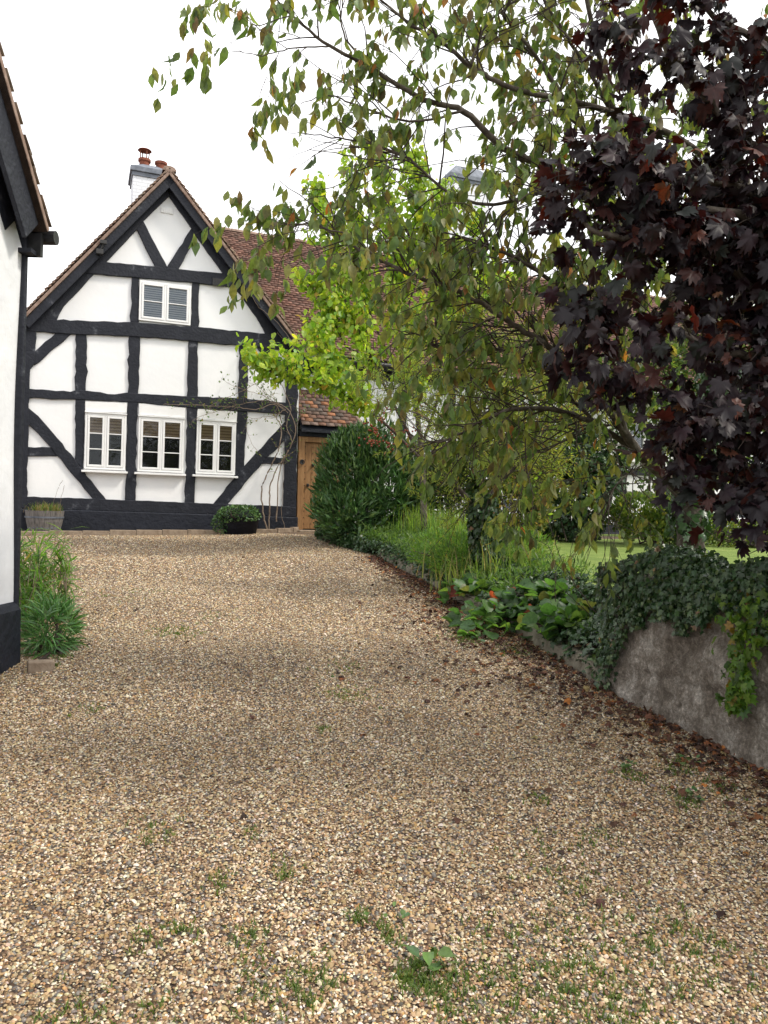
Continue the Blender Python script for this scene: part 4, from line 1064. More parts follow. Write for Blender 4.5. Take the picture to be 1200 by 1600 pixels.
bush('low_hedge_shrub', (b.x, b.y, LAWN_Z), [(A3(1130,835,13.4),(.7,.4,.3),1700),(A3(1220,832,13.4),(.6,.4,.35),1500)], T_ROUND, (.04,.08), PAL_H, 'leafbright', r,
     'low olive shrub along the far edge of the lawn at the right edge', 'shrub')
b = at(800, 850, 12.6)
bush('autumn_shrub', (b.x, b.y, LAWN_Z), [(A3(800,800,12.6),(.6,.5,.6),2600),(A3(825,730,12.8),(.6,.4,.7),2400),(A3(780,690,12.9),(.6,.4,.8),2600),(A3(850,640,13.2),(.7,.4,.5),1800)], T_ROUND, (.04,.08),
     [(3,(.10,.13,.03)),(2,(.2,.2,.05)),(1,(.3,.2,.08)),(2,(.06,.09,.025))], 'leafbright', r, 'olive and yellow shrub behind the ivy clad berry tree', 'shrub')
b = at(705, 845, 12.9)
bush('hedge_shrub', (b.x, b.y, LAWN_Z), [(A3(700,790,13.2),(.8,.5,.75),4200),(A3(740,740,13.4),(.6,.5,.6),2200),(A3(675,730,13.6),(.5,.4,.5),1500)], T_ROUND, (.04,.09),
     [(4,(.035,.07,.02)),(3,(.06,.10,.028)),(1,(.12,.15,.04))], 'leafbright', r, 'mid green hedge shrub between the laurel bush and the olive and yellow shrub', 'shrub')
# distant trees behind the house on the right
for (px, py, Y, rx, rz, n, lab) in ((1120, 560, 17.0, 1.3, 2.0, 5200, 'mid green tree behind the purple maple near the right edge'),
                                     (1010, 600, 16.5, .8, 1.3, 2600, 'slender green tree just right of the ivy thicket behind the cherry limbs')):
    b = at(px, 850, Y)
    bush('garden_tree', (b.x, b.y, LAWN_Z), [(A3(px,py,Y),(rx,1.0,rz),n),(A3(px+40,py+120,Y-.3),(rx*.8,.8,rz*.6),n//3)], T_ROUND, (.07,.13), [(4,(.05,.09,.022)),(3,(.08,.13,.03)),(1,(.14,.17,.045))], 'leafbright', r, lab, 'tree', up=-.2)

# ------------------------------------------------------------------ ivy over the wall and along the edging
def edge_frame(path, s):
    """interp along path by arc length: returns pos(n,3), tangent, right normal"""
    P = np.array([p[:] for p in path]); seg = np.linalg.norm(np.diff(P[:, :2], axis=0), axis=1); cum = np.concatenate([[0], np.cumsum(seg)])
    b = np.stack([np.interp(s, cum, P[:, j]) for j in range(3)], 1)
    i = np.clip(np.searchsorted(cum, s)-1, 0, len(P)-2); T = nrmz((P[i+1]-P[i])*np.array([1,1,0])); Nn = np.stack([T[:,1], -T[:,0], np.zeros(len(s))], 1)
    return b, T, Nn, cum[-1]
r = np.random.default_rng(606)
_, _, _, LW_ = edge_frame(wall_path, np.array([0.]))
n = 26000
s = r.uniform(0.5, LW_+.12, n)
bp, T, Nn, _ = edge_frame(wall_path, np.minimum(s, LW_)); bp = bp + T*(np.maximum(0, s-LW_))[:, None]
# cross-section parameter: q 0..1 over the mound (front -> back)
dend = LW_ - s
q = np.where(r.uniform(0,1,n) < .42, -.25*r.uniform(0,1,n)**1.3, r.uniform(0,1,n))
thick = .12 + .05*np.sin(s*3.1) + .05*np.sin(s*7+1) + .10*np.exp(-((s-(LW_-.35))/.45)**2)
drop = .19 + .11*np.sin(s*2.3+.5) + .07*np.sin(s*9.0) + .04*np.sin(s*31) + .55*np.exp(-(np.maximum(dend,0)/.10)**2)
an = np.clip(q, 0, 1)*math.pi
off = np.where(q < 0, -.07, .17 - .25*np.cos(an)); hh = np.where(q < 0, (q/.25)*drop, thick*np.sin(an)**.7)
pos = bp + Nn*(off + r.normal(0,.02,n))[:, None]; pos[:, 2] = WTOP + hh + r.normal(0,.02,n)
nrm = -Nn*np.where(q < 0, 1, np.cos(an))[:, None] + np.array([0,0,1.])*np.where(q < 0, .25, np.sin(an)+.15)[:, None]
ax = nrmz(np.array([0,0,-1.]) - Nn*.3 + r.normal(0,.45,(n,3)))
ivy = tree_base('wall_ivy', (EDGE[2].x, EDGE[2].y, WTOP), 'dark green ivy mounded over the top of the grey garden wall', 'ivy')
o = leaf_obj('foliage', T_IVY, pos, ax, nrm + r.normal(0,.35,(n,3)), r.uniform(.022,.05,n), pick(PAL_IVY, n, r), MT['ivy']); reparent_local(o, ivy)
# wall end ivy
# hanging trail of lighter creeper on the wall
PAL_CR = [(4,(.09,.18,.025)),(3,(.13,.22,.03)),(2,(.05,.11,.022)),(.6,(.24,.17,.04))]
n = 360; t = r.uniform(0,1,n)
pc = np.array([at(1165+ (1-abs(a-.35))*r.normal(0,20), 935+a*180, 1.0)[:] for a in t])
cr_pos = []
for a, w_ in zip(t, r.normal(0,1,n)):
    px = 1168 - 18*a + w_*(24*(1-a*.7)); py = 925+a*185
    # meet the wall face plane
    A0, A1 = EDGE[1], EDGE[3]; d = (A1-A0); d.z = 0; d.normalize(); nn_ = Vector((d.y,-d.x,0)); rv = ray(px, py); k = (A0-EYE-nn_*.11).dot(nn_)/rv.dot(nn_)
    cr_pos.append((EYE+rv*k)[:])
cr_pos = np.array(cr_pos); nW = np.array([-nn_.x, -nn_.y, 0.15])
creeper = tree_base('creeper_trail', Vector(cr_pos.mean(0)), 'light green creeper trailing down the face of the grey garden wall', 'creeper')
o = leaf_obj('foliage', T_IVY, cr_pos + r.normal(0,.012,(n,3)), nrmz(np.array([0,0,-1.])+r.normal(0,.5,(n,3))), nW + r.normal(0,.4,(n,3)), r.uniform(.03,.065,n), pick(PAL_CR, n, r), MT['leafbright']); reparent_local(o, creeper)
sp = smooth_path([cr_pos[np.argsort(cr_pos[:,2])[-1]], cr_pos.mean(0), cr_pos[np.argsort(cr_pos[:,2])[0]]], 6)
reparent_local(tube_obj('stems', [(sp, np.full(len(sp), .004))], MT['twig'], n=5), creeper)

# ground ivy along the edging
n = 24000; path = [EDGE[3]] + EDGE[4:] + TAIL[:3]
_, _, _, LE = edge_frame(path, np.array([0.]))
s = r.uniform(0, LE, n)**1.0; bp, T, Nn, _ = edge_frame(path, s)
t = r.uniform(-.02, .80, n)
bz = .08 + (np.maximum(lawn_z(bp[:,1]), bp[:,2]+.12) - .1 - bp[:,2])*np.clip(t/.55, 0, 1)
h = bz + .09 + .04*np.sin(s*4)+.04*np.sin(s*11+t*9)
h = h + .16*np.exp(-s/.5)
gap = ((np.abs(s-1.35) < .25) | (np.abs(s-3.0) < .55)) & (t < .15)
pos = bp + Nn*t[:, None]; pos[:, 2] = bp[:, 2] + bz + (h-bz)*r.uniform(.1, 1.05, n)
low = t < .06; pos[low, 2] = bp[low, 2] + r.uniform(.03, .26, low.sum())
pos = pos[~gap]; m = len(pos); Nn2 = Nn[~gap]
ax = nrmz(-Nn2*.6 + np.array([0,0,-.5]) + r.normal(0,.5,(m,3)))
ge = leaf_obj('ground_ivy', T_IVY, pos, ax, np.array([0,0,1.]) - Nn2*.7 + r.normal(0,.4,(m,3)), r.uniform(.03,.06,m), pick(PAL_IVY, m, r), MT['ivy'])
tag(ge, 'dark green ground ivy spilling over the low stone edging of the bed', 'ground cover', kind='stuff')

# bergenia / hosta clumps
PAL_BG = [(5,(.045,.105,.032)),(4,(.065,.145,.038)),(2,(.11,.20,.05)),(.6,(.12,.14,.05)),(.05,(.30,.06,.035))]
labs = ['glossy broad leaved clump nearest the ivy wall end', 'glossy broad leaved clump in the middle of the bed', 'glossy broad leaved clump with a red leaf over the stone edging', 'glossy broad leaved clump nearest the tall grasses']
for k, (px, py, Y) in enumerate(((905,955,6.3),(860,925,7.0),(790,955,6.9),(760,915,8.0))):
    c = at(px, py, Y); m = 190; q = r.uniform(0, 2*math.pi, m); rad = r.uniform(0,.42,m)
    pos = np.stack([c.x+rad*np.cos(q)*1.1, c.y+rad*np.sin(q), c.z-.10+r.uniform(0,.17,m)-rad*.2], 1); d = np.stack([np.cos(q), np.sin(q), .25+0*q], 1)
    root = tree_base('broad_leaved_plant', (c.x, c.y, c.z-.3), labs[k], 'plant', 'broad leaved plants in the bed')
    o = leaf_obj('foliage', T_BERG, pos, d + r.normal(0,.3,(m,3)), np.array([0,-.3,1.])+r.normal(0,.35,(m,3)), r.uniform(.06,.15,m), pick(PAL_BG, m, r), MT['leafbright']); reparent_local(o, root)
    sts = [(smooth_path([np.array((c.x,c.y,c.z-.35)), (np.array((c.x,c.y,c.z-.3))+p)/2+np.array([0,0,.05]), p], 3), np.full(7, .004)) for p in pos[:60]]
    reparent_local(tube_obj('stems', sts, MT['twig'], n=4), root)

# ------------------------------------------------------------------ grasses and blades
def blades(centers, n, hmin, hmax, width, lean, r, spread):
    """arching blades: verts, faces"""
    c = centers[r.integers(0, len(centers), n)] + r.normal(0,1,(n,3))*np.array([spread,spread,0])
    q = r.uniform(0,2*math.pi,n); d = np.stack([np.cos(q),np.sin(q),0*q],1); h = r.uniform(hmin,hmax,n); le = r.uniform(.1,1,n)*lean
    side = np.stack([-np.sin(q),np.cos(q),0*q],1); side = nrmz(side + r.normal(0,.4,(n,3))*np.array([1,1,0]))
    V = []; K = 5
    for k in range(K):
        t = k/(K-1); p = c + d*(le*h*t*t)[:, None] + np.array([0,0,1.])*(h*(t - .25*le*t*t))[:, None]
        w_ = width*(1-t**1.6)*.5 + .0006
        V += [p-side*w_, p+side*w_]
    V = np.stack(V, 1).reshape(-1,3); b = (np.arange(n)*2*K)[:, None]
    Fq = np.concatenate([b+np.array([2*k,2*k+1,2*k+3,2*k+2]) for k in range(K-1)])
    return V, Fq, 2*K
def grass_obj(name, centers, n, hmin, hmax, width, lean, r, spread, pal, mat='leafbright', parent=None):
    V, Fq, k = blades(np.array(centers, float), n, hmin, hmax, width, lean, r, spread)
    return np_mesh(name, V, Fq, MT[mat], parent, col=np.repeat(pick(pal, n, r), k, 0))
PAL_G = [(4,(.14,.24,.04)),(3,(.19,.29,.05)),(2,(.08,.17,.032)),(.7,(.28,.28,.09))]
PAL_DRY = [(1.6,(.30,.26,.12)),(3,(.18,.24,.06)),(4,(.12,.19,.04)),(.6,(.15,.09,.05))]
cs = [gpt(px, py)[:] for px, py in ((640,868),(665,872),(690,880),(620,862),(655,860))]
cs = [(x+.35, y, z+.12) for x, y, z in cs]
t = tree_base('iris_clump', cs[1], 'bright green sword leaved clump between the laurel bush and the berry tree', 'plant')
reparent_local(grass_obj('foliage', cs, 1100, .35, .75, .014, .45, r, .20, PAL_G), t)
cs2 = [at(px, py, Y)[:] for px, py, Y in ((715,925,8.2),(740,915,8.4),(790,900,8.2),(820,890,8.6),(700,905,8.8))]
t = tree_base('dry_grass_clump', cs2[1], 'straw tinted tall grasses and seed stems at the foot of the ivy clad trunk', 'grass clump')
reparent_local(grass_obj('foliage', cs2, 260, .2, .5, .009, .6, r, .16, PAL_DRY), t)
cs3 = [at(px, py, Y)[:] for px, py, Y in ((790,880,9.5),(800,872,9.8),(770,870,9.8))]
t = tree_base('feathery_plant', cs3[1], 'soft green feathery stems at the near edge of the lawn', 'plant')
reparent_local(grass_obj('foliage', cs3, 420, .2, .5, .010, .7, r, .22, PAL_G), t)
# leafy fill in the bed
n = 15000; path2 = EDGE[5:]+TAIL[:1]; _, _, _, L2 = edge_frame(path2, np.array([0.])); s = r.uniform(0, L2, n); bp, T, Nn, _ = edge_frame(path2, s)
t_ = r.uniform(.1, 1.2, n); pos = bp + Nn*t_[:, None]; pos[:, 2] += .12 + r.uniform(0,1,n)**.7*(.18+.22*np.clip(t_,0,1))
bf_ = leaf_obj('bed_foliage', T_LANCE, pos, r.normal(0,.6,(n,3))+np.array([0,0,.5]), r.normal(0,1,(n,3))+np.array([0,0,1.]), r.uniform(.04,.10,n), pick([(4,(.08,.155,.035)),(3,(.12,.20,.045)),(2,(.045,.10,.025))], n, r), MT['leafbright'])
tag(bf_, 'mixed leafy green planting filling the bed behind the edging', 'planting', kind='stuff')
bush('border_shrub', at(745,900,8.9), [(A3(735,872,8.9),(.55,.4,.24),2600),(A3(800,858,9.3),(.45,.35,.24),1700),(A3(690,860,9.4),(.4,.3,.25),1400)], T_LANCE, (.04,.09),
     [(4,(.10,.20,.04)),(3,(.14,.26,.05)),(2,(.06,.13,.03)),(.6,(.24,.26,.08))], 'leafbright', r, 'fresh green leafy border plant around the foot of the ivy clad trunk', 'plant', up=.5)
# bare arching shoots by the lawn
t = tree_base('bare_shrub', at(945,985,6.0), 'thin dark arching bare shoots rising beside the broad leaved plants', 'shrub')
sh = [limb([(955,990,6.0),(925,950,6.0),(890,900,6.1),(868,850,6.1),(850,790,6.2),(835,760,6.2)], .008, .002, r=r), limb([(945,985,6.0),(900,940,6.0),(862,905,6.0),(845,890,6.0)], .006, .002, r=r),
      limb([(868,940,6.3),(866,880,6.3),(852,850,6.3),(800,835,6.3)], .006, .002, r=r)]
sh2 = shoots(sh, 7, .1, .35, r, up=.2, segs=5, r0=.002)
reparent_local(tube_obj('stems', sh+sh2, MT['twig'], n=5), t)
p_, a_ = leaf_on(sh2, 12, r, hang=.1, rand=.8); o = leaf_obj('foliage', T_OVAL, p_, a_, r.normal(0,1,p_.shape), r.uniform(.02,.045,len(p_)), pick(PAL_G, len(p_), r), MT['leaf']); reparent_local(o, t)

# ------------------------------------------------------------------ plants by the left building
r = np.random.default_rng(707)
c = [gpt(px, py)[:] for px, py in ((45,1000),(75,985),(55,965))]
c = [(max(x-.16, -2.95), y, z) for x, y, z in c]
t = tree_base('bamboo_like_plant', c[1], 'tall narrow leaved green plant against the corner of the left building', 'plant')
st, pp_, aa_ = [], [], []
for k in range(85):
    b = np.array(c[r.integers(3)]) + r.normal(0,.07,3)*np.array([1,1.3,0]); e = b + np.array([r.normal(-.05,.06), r.normal(0,.16), r.uniform(.40,.80)])
    P = smooth_path([b, (b+e)/2+r.normal(0,.03,3), e], 4); st.append((P, np.linspace(.006,.002,len(P))))
p_, a_ = leaf_on(st, 45, r, t0=.2, hang=-.1, along=.3, rand=.9, off=.01)
T_SWORD = (np.array([(0,0,0),(-.045,.3,.01),(.045,.3,.01),(-.035,.7,-.08),(.035,.7,-.08),(0,1,-.25)], float), np.array([(0,2,1),(1,2,4),(1,4,3),(3,4,5)]))
reparent_local(tube_obj('stems', st, MT['paletwig'], n=5), t)
o = leaf_obj('foliage', T_SWORD, p_, a_, np.array([0,0,1.])+r.normal(0,.4,p_.shape), r.uniform(.09,.20,len(p_)), pick([(4,(.09,.19,.035)),(3,(.13,.25,.045)),(2,(.05,.12,.025)),(.5,(.26,.2,.08))], len(p_), r), MT['leafbright']); reparent_local(o, t)
g0 = gpt(62, 1028)
bush('low_leafy_plant', (g0.x, g0.y+.15, g0.z), [((g0.x, g0.y+.18, g0.z+.17), (.15,.22,.20), 900)], T_SWORD, (.09,.16), [(4,(.06,.16,.04)),(3,(.09,.21,.05)),(1,(.13,.26,.07))], 'ivy', r,
     'rounded bright green leafy plant behind the loose brick', 'plant', up=.3, stems=6)
bk = gpt(58, 1054); mb = MB(); mb.box(-.085,.085,-.05,.05,0,.085)
o = mb.build('loose_brick', MT['brick'], bevel=.012, seg=3); o.location = (bk.x, bk.y+.05, bk.z); o.rotation_euler = (0,.03,math.radians(28))
tag(o, 'worn buff brick lying on the gravel at the foot of the left building', 'brick')

# ------------------------------------------------------------------ planters at the house
b = gpt(69, 833); root = empty('half_barrel_planter', b); tag(root, 'weathered grey half barrel planter at the left foot of the gable', 'planter')
mb = MB(); nst = 22; rt, rb_, hh = .325, .25, .40
for k in range(nst):
    q0 = 2*math.pi*k/nst+.006; q1 = 2*math.pi*(k+1)/nst-.006; vs = []
    for z, rr in ((0, rb_),(hh*.5, (rt+rb_)/2+.012),(hh, rt)):
        for q, f in ((q0,0),(q1,0),(q1,-.025),(q0,-.025)): vs.append(((rr+f)*math.cos(q), (rr+f)*math.sin(q), z))
    mb.add(vs, [(0,1,5,4),(4,5,9,8),(3,7,6,2),(7,11,10,6),(0,4,7,3),(4,8,11,7),(1,2,6,5),(5,6,10,9),(8,9,10,11),(0,3,2,1)])
mb.build('staves', MT['weathered'], root)
for z, rr in ((.09,.268),(.27,.316)):
    mb = MB(); n_ = 28; vs = []
    for zz, r2 in ((z,rr+.0),(z+.03,rr+.006)):
        for k in range(n_): vs.append((r2*math.cos(2*math.pi*k/n_)*1.0+0, r2*math.sin(2*math.pi*k/n_), zz))
    mb.add([(x*1.015,y*1.015,z_) for x,y,z_ in vs], [(k,(k+1)%n_,(k+1)%n_+n_,k+n_) for k in range(n_)]); mb.build('hoop', MT['lead'], root)
mb = MB(); mb.lathe((0,0,hh-.05), [(.30,0),(.30,.01)], 20); mb.build('soil', MT['soil'], root)
t = tree_base('barrel_grass', (b.x,b.y,b.z+hh-.04), 'tufted grass and seed heads growing in the half barrel', 'plant')
cc = [(b.x+dx, b.y+dy, b.z+hh-.04) for dx, dy in ((0,0),(.15,0),(-.15,.05),(.1,-.1))]
reparent_local(grass_obj('foliage', cc, 420, .08, .24, .010, .9, r, .09, [(2,(.10,.17,.03)),(3,(.25,.19,.11)),(1,(.07,.15,.03))]), t)
hds = [limb([(80,795,13.2),(90,765,13.2),(98,750,13.2)], .003, .006, r=r), limb([(92,795,13.2),(96,775,13.2),(101,758,13.2)], .003, .006, r=r)]
reparent_local(tube_obj('seed_heads', hds, MT['paletwig'], n=5), t)
b = gpt(375, 834); root = empty('trough_planter', b, TH); tag(root, 'dark oval trough planter at the foot of the gable near the climbing rose', 'planter')
mb = MB(); n_ = 24; vs = []
for z, a_, b_ in ((0,.30,.17),(.30,.36,.21),(.31,.375,.225),(.34,.375,.225),(.34,.34,.19),(.26,.33,.185)):
    for k in range(n_): vs.append((a_*math.cos(2*math.pi*k/n_), b_*math.sin(2*math.pi*k/n_), z))
fs = [(i*n_+k, i*n_+(k+1)%n_, (i+1)*n_+(k+1)%n_, (i+1)*n_+k) for i in range(5) for k in range(n_)] + [tuple(range(n_))[::-1], tuple(5*n_+k for k in range(n_))]
mb.add(vs, fs); mb.build('tub', MT['plinth'], root, smooth=True)
bush('trough_shrub', (b.x,b.y,b.z+.28), [((b.x-.02,b.y-.05,b.z+.36),(.42,.28,.17),1700),((b.x-.34,b.y-.1,b.z+.18),(.16,.15,.2),500)], T_ROUND, (.025,.05),
     [(4,(.045,.11,.03)),(3,(.08,.16,.04)),(1,(.13,.2,.06))], 'ivy', r, 'bushy bright green plant spilling over the trough planter', 'plant', up=.2, stems=8)
# climbing rose on the gable
def hw(px, py, v): 
    rv = ray(px, py); k = (v + (HO-EYE).dot(HN))/rv.dot(HN); return (EYE+rv*k)[:]
rose = tree_base('climbing_rose', HO + HD*(-.55) + HN*(-.25), 'bare stemmed climbing rose trained up the right corner of the gable', 'climber')
def hlimb(pts, r0, r1, v0=-.16): 
    P = smooth_path([hw(x, y, v0 + rnd.uniform(-.03,.03)) for x, y in pts], 6, .006, r); return P, np.linspace(r0, r1, len(P))
rs = [hlimb([(418,829),(411,800),(410,760),(424,728),(436,700),(440,670),(432,650),(446,640)], .016, .008, -.2),
      hlimb([(420,829),(421,790),(422,760),(434,730),(450,705),(462,670),(450,640),(430,630)], .015, .008, -.2),
      hlimb([(432,815),(434,770),(436,740),(446,712),(456,690),(448,665),(455,640)], .013, .007, -.18),
      hlimb([(446,830),(440,800),(442,760),(443,700)], .006, .003),
      hlimb([(440,660),(430,632),(400,640),(370,636),(330,634),(290,632),(255,632)], .010, .004),
      hlimb([(450,645),(420,626),(385,630),(345,640),(310,652),(296,664)], .008, .003),
      hlimb([(455,640),(440,600),(420,590),(380,610),(345,625),(320,640)], .007, .003),
      hlimb([(446,640),(410,618),(370,605),(345,590)], .006, .002),
      hlimb([(462,668),(470,640),(466,600)], .006, .003),
      hlimb([(436,630),(400,600),(390,570),(384,545)], .005, .002),
      hlimb([(440,650),(410,652),(385,660),(392,690),(404,706)], .004, .002)]
reparent_local(tube_obj('main_stems', rs, MT['paletwig'], n=7), rose)
r1_ = shoots(rs[4:], 16, .1, .4, r, up=.1, spread=1.0, t0=.05, segs=6, r0=.003, wander=.5)
r1_ += shoots(rs[:3], 7, .1, .35, r, up=.1, spread=1.0, t0=.45, segs=6, r0=.003, wander=.5)
r1_ = [(P, R_) for P, R_ in r1_ if ((P[:, :2]-np.array(HO[:2]))@np.array(HN[:2])).max() < -.07]
reparent_local(tube_obj('twigs', r1_, MT['paletwig'], n=4), rose)
p_, a_ = leaf_on(r1_, 10, r, t0=.3, hang=.2, rand=.8, off=.02)
o = leaf_obj('foliage', T_ROUND, p_, a_, np.array([0,-1.,.5])+r.normal(0,.5,p_.shape), r.uniform(.03,.06,len(p_)), pick([(4,(.06,.11,.03)),(3,(.10,.16,.04)),(.7,(.2,.18,.05))], len(p_), r), MT['leafbright']); reparent_local(o, rose)
cl = [hlimb([(466,540),(450,525),(430,500),(405,480),(392,460)], .006, .003, -.34), hlimb([(455,532),(440,528),(433,518)], .004, .002, -.34), hlimb([(500,555),(485,553),(470,548),(450,536)], .008, .003, -.36)]
cl += [(smooth_path([hw(*p, 1.2) for p in q], 5, .01, r), np.linspace(.006,.002,5*(len(q)-1)+1)) for q in ([(535,532),(520,510),(495,495),(483,482)], [(550,520),(530,512),(505,507)], [(530,525),(535,500),(548,490)], [(560,520),(552,500),(556,488)])]
creep = tree_base('dead_creeper_stems', HO + HD*.2 + HN*(-.3) + Vector((0,0,3)), 'pale dead creeper stems straggling over the tiled eaves right of the gable', 'creeper')
reparent_local(tube_obj('stems', cl, MT['paletwig'], n=5), creep)

# ------------------------------------------------------------------ loose gravel, fallen leaves, weeds
r = np.random.default_rng(808)
def edge_x(y):
    e = [(p.x, p.y) for p in EDGE+TAIL[:3]]; e = [(a, b) for a, b in e]; e.sort(key=lambda q: q[1])
    return np.interp(y, [q[1] for q in e], [q[0] for q in e])
def scatter(n, y0, y1, power=1.0):
    y = y0 + (y1-y0)*r.uniform(0,1,n)**power; xl = np.maximum(-.53*y-.9, -2.62 + 0*y); xl = np.where(y > 5.4, -.53*y-.6, xl); xr = np.minimum(.53*y+1.0, edge_x(y)+.03)
    x = xl + (xr-xl)*r.uniform(0,1,n); return x, y
parts = []
def area_n(y0, y1, dens):
    yy = np.linspace(y0,y1,40); return int(np.trapz(np.minimum(.53*yy+1.0, edge_x(yy))+np.where(yy > 5.4, .53*yy+.6, np.minimum(.53*yy+.9,2.62)), yy)*dens)
for y0, y1, dens, sc in ((1.6,3.0,17000,.76),(3.0,4.5,14500,.78),(4.5,6.5,9500,.86),(6.5,9.0,5000,1.0),(9.0,14.6,2400,1.2)):
    n = area_n(y0, y1, dens); x, y = scatter(n, y0, y1); parts.append((x, y, np.full(n, sc)))
x = np.concatenate([p[0] for p in parts]); y = np.concatenate([p[1] for p in parts]); sc = np.concatenate([p[2] for p in parts]); n = len(x)
loc = np.stack([x-HO.x, y-HO.y], 1); vv = loc@np.array(HN[:2]); keep = vv < -.05; x, y, sc = x[keep], y[keep], sc[keep]; n = len(x)
z = drive_z(x, y) + r.uniform(-.002, .005, n)
ang = np.arange(6)*math.pi/3
tv = [(0,0,1.0)] + [(.62*math.cos(a), .62*math.sin(a), .72) for a in ang] + [(math.cos(a+.5), math.sin(a+.5), -.1) for a in ang]
tv = np.array(tv); tf = [(0,1+k,1+(k+1)%6) for k in range(6)] + [(1+k,7+k,1+(k+1)%6) for k in range(6)] + [(1+(k+1)%6,7+k,7+(k+1)%6) for k in range(6)]
tf = np.array(tf)
s1 = r.lognormal(math.log(.0070), .28, n)*sc; s2 = s1*r.uniform(.55,.95,n); s3 = s2*r.uniform(.45,.9,n); q = r.uniform(0,2*math.pi,n)
jit = 1 + r.normal(0,.13,(n,len(tv)))
lx = tv[None,:,0]*s1[:,None]*jit; ly_ = tv[None,:,1]*s2[:,None]*jit; lz = tv[None,:,2]*s3[:,None]
tilt = r.normal(0,.3,n)[:,None]; lz = lz + lx*tilt
V = np.stack([x[:,None]+lx*np.cos(q)[:,None]-ly_*np.sin(q)[:,None], y[:,None]+lx*np.sin(q)[:,None]+ly_*np.cos(q)[:,None], z[:,None]+lz], -1).reshape(-1,3)
Fq = ((np.arange(n)*len(tv))[:,None,None] + tf[None]).reshape(-1,3)
PAL_P = [(18,(.56,.50,.38)),(26,(.42,.33,.205)),(20,(.30,.21,.12)),(10,(.17,.105,.06)),(12,(.19,.18,.17)),(6,(.08,.07,.06)),(7,(.64,.60,.52)),(6,(.38,.24,.10))]
pcol = pick(PAL_P, n, r, .2)*np.array([.95,.89,.815])
lf = np.sin(x*1.1+1.3*np.sin(y*.7))*np.sin(y*.6+x*.4+.5) + .5*np.sin(x*3.1+y*1.7)*np.sin(y*2.3-x)
tr_ = np.exp(-((x+.9-.02*y)/.35)**2) + np.exp(-((x-.55+.05*y)/.35)**2)          # wheel tracks: finer, dustier stone
pcol = pcol*(1+.10*lf-.10*tr_)[:, None]; sc = sc*(1-.12*np.clip(tr_,0,1))
o = np_mesh('gravel_stones', V, Fq, MT['pebble'], col=np.repeat(pcol, len(tv), 0), smooth=True)
tag(o, 'cream, tan and grey gravel stones covering the drive', 'gravel', kind='stuff'); print('pebbles', n)

# fallen leaves
n = 4300
_, _, _, LB = edge_frame(EDGE, np.array([0.])); s = r.uniform(2.5, LB, n); bp, T, Nn, _ = edge_frame(EDGE, s)
dd = r.exponential(1, n)*(.09+.27*np.exp(-((s-7.0)/2.2)**2)) + .02; pos = bp - Nn*dd[:, None]; pos[:, 2] = drive_z(pos[:,0], pos[:,1]) + .012 + r.uniform(0,.012,n)
x2, y2 = scatter(170, 2.2, 14.0, 1.0); p2 = np.stack([x2, y2, drive_z(x2, y2)+.014], 1); pos = np.concatenate([pos, p2]); n = len(pos)
PAL_D = [(5,(.065,.03,.02)),(4,(.10,.045,.026)),(2.2,(.17,.065,.026)),(3,(.035,.02,.016)),(.8,(.24,.17,.08)),(.35,(.32,.12,.03))]
sz = np.concatenate([r.uniform(.018,.058,n-170), r.uniform(.025,.05,170)])
o = leaf_obj('fallen_leaves', (T_MAPLE[0]*np.array([1,1,1.8]), T_MAPLE[1]), pos, r.normal(0,1,(n,3))*np.array([1,1,.25]), np.array([0,0,1.])+r.normal(0,.3,(n,3)), sz, pick(PAL_D, n, r), MT['dead'])
tag(o, 'brown and rust fallen leaves drifted along the wall and edging', 'fallen leaves', kind='stuff')

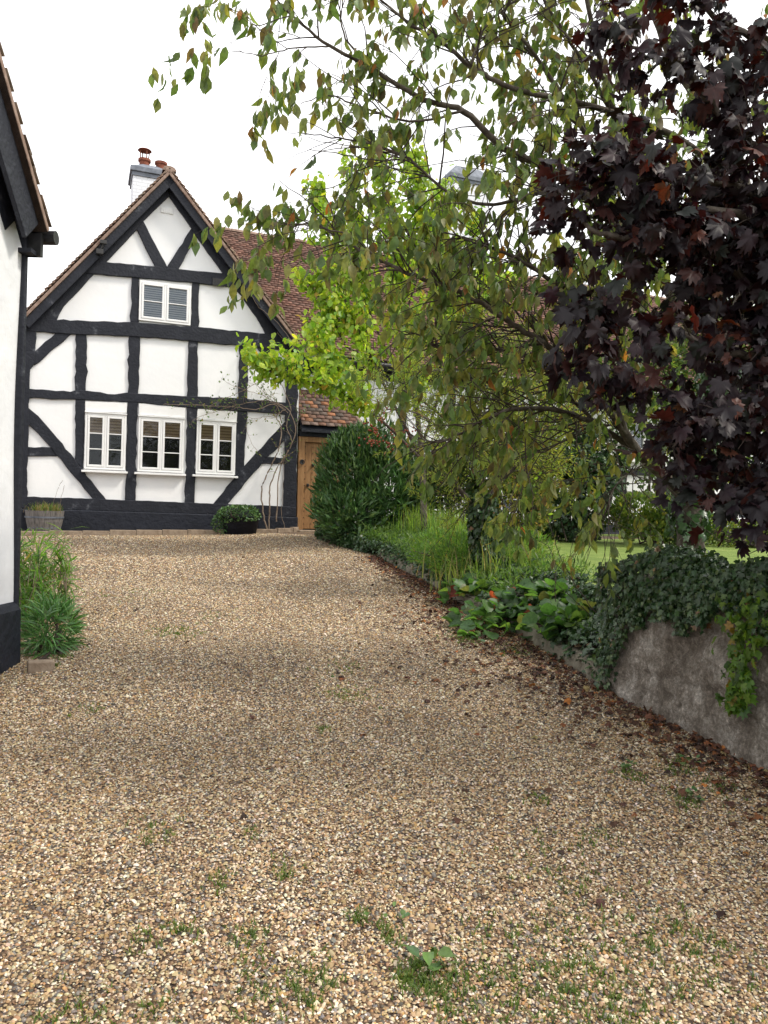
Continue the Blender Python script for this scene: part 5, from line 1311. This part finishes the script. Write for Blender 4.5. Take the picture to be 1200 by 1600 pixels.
# weeds and moss in the gravel
wc = []; 
for px, py, m, sp_ in ((640,1525,40,.03),(690,1545,60,.05),(560,1440,14,.02),(610,1460,14,.03),(890,1530,60,.10),(940,1560,60,.10),(1000,1440,30,.10),(870,1350,30,.12),(760,1560,40,.08),(900,1430,20,.1),
                       (430,1540,40,.07),(480,1545,30,.05),(380,1470,14,.03),(225,1475,12,.03),(290,1460,12,.03),(450,1370,14,.04),(245,1310,16,.05),(340,1390,10,.03),(120,1590,20,.06),(230,1595,20,.05),
                       (540,1085,40,.09),(535,1045,26,.09),(270,985,34,.12),(290,990,24,.1),(320,965,24,.14),(225,930,24,.2),(150,935,20,.2),(140,1110,12,.04),(100,1030,20,.03),(85,1045,24,.03),
                       (1060,1200,30,.05),(980,1210,24,.04),(1070,1250,30,.05),(1120,1230,20,.05),(740,1000,60,.10),(800,1020,50,.08),(880,1030,30,.04),(720,1000,40,.08),(1100,1480,30,.1),(840,1250,12,.04),(930,1310,14,.05),(500,1140,10,.03),(1050,1550,40,.12),(790,1480,20,.08),(395,1310,8,.02)):
    c = gpt(px, py); k = max(3, int(m*1.6)); 
    cc = np.tile(np.array([[c.x, c.y, c.z]]), (k, 1)) + np.stack([r.normal(0,sp_,k), r.normal(0,sp_*1.2,k), np.zeros(k)], 1); wc.append(cc)
wc = np.concatenate(wc); wc[:,2] = drive_z(wc[:,0], wc[:,1])+.002
o = grass_obj('grass_tufts_and_moss', wc, 7500, .008, .028, .0045, 1.2, r, .008, [(4,(.09,.15,.03)),(3,(.14,.19,.05)),(2,(.06,.11,.025))])
tag(o, 'small grass tufts and moss sprouting through the gravel', 'weeds', kind='stuff')
for k, (px, py, nn2, sz, lab) in enumerate(((672,1512,12,.05,'flat leaved green weed in the near centre of the gravel'),(610,1445,6,.03,'small upright weed seedling left of the flat leaved weed in the near gravel'),
                                         (740,998,40,.05,'patch of bright green weed on the gravel below the stone edging'),(1075,1195,14,.03,'clover like weed among dead leaves near the wall foot'),(1080,1248,14,.032,'clover like weed nearest the camera beside the wall'),(985,1207,12,.03,'clover like weed on the left of the dead leaf drift'))):
    c = gpt(px, py); root = tree_base('weed', c, lab, 'weed', 'weeds rooted in the gravel')
    m = nn2; q = r.uniform(0,2*math.pi,m); sp_ = .03 if m < 20 else .12
    pos = np.stack([c.x+r.normal(0,sp_,m), c.y+r.normal(0,sp_,m), c.z+r.uniform(.012,.05,m)],1)
    o = leaf_obj('foliage', T_ROUND, pos, np.stack([np.cos(q),np.sin(q),.2+0*q],1), np.array([0,-.2,1.])+r.normal(0,.3,(m,3)), r.uniform(.6,1.2,m)*sz, pick([(3,(.05,.11,.035)),(2,(.09,.16,.04))], m, r), MT['ivy']); reparent_local(o, root)
print('edge', [tuple(round(c,2) for c in e) for e in EDGE], 'HO', HO[:], 'uL', uL, 'RZ', RZ, 'EZ', EZ, 'LZ', LZ0, LZ1, 'DZ0', DZ0)
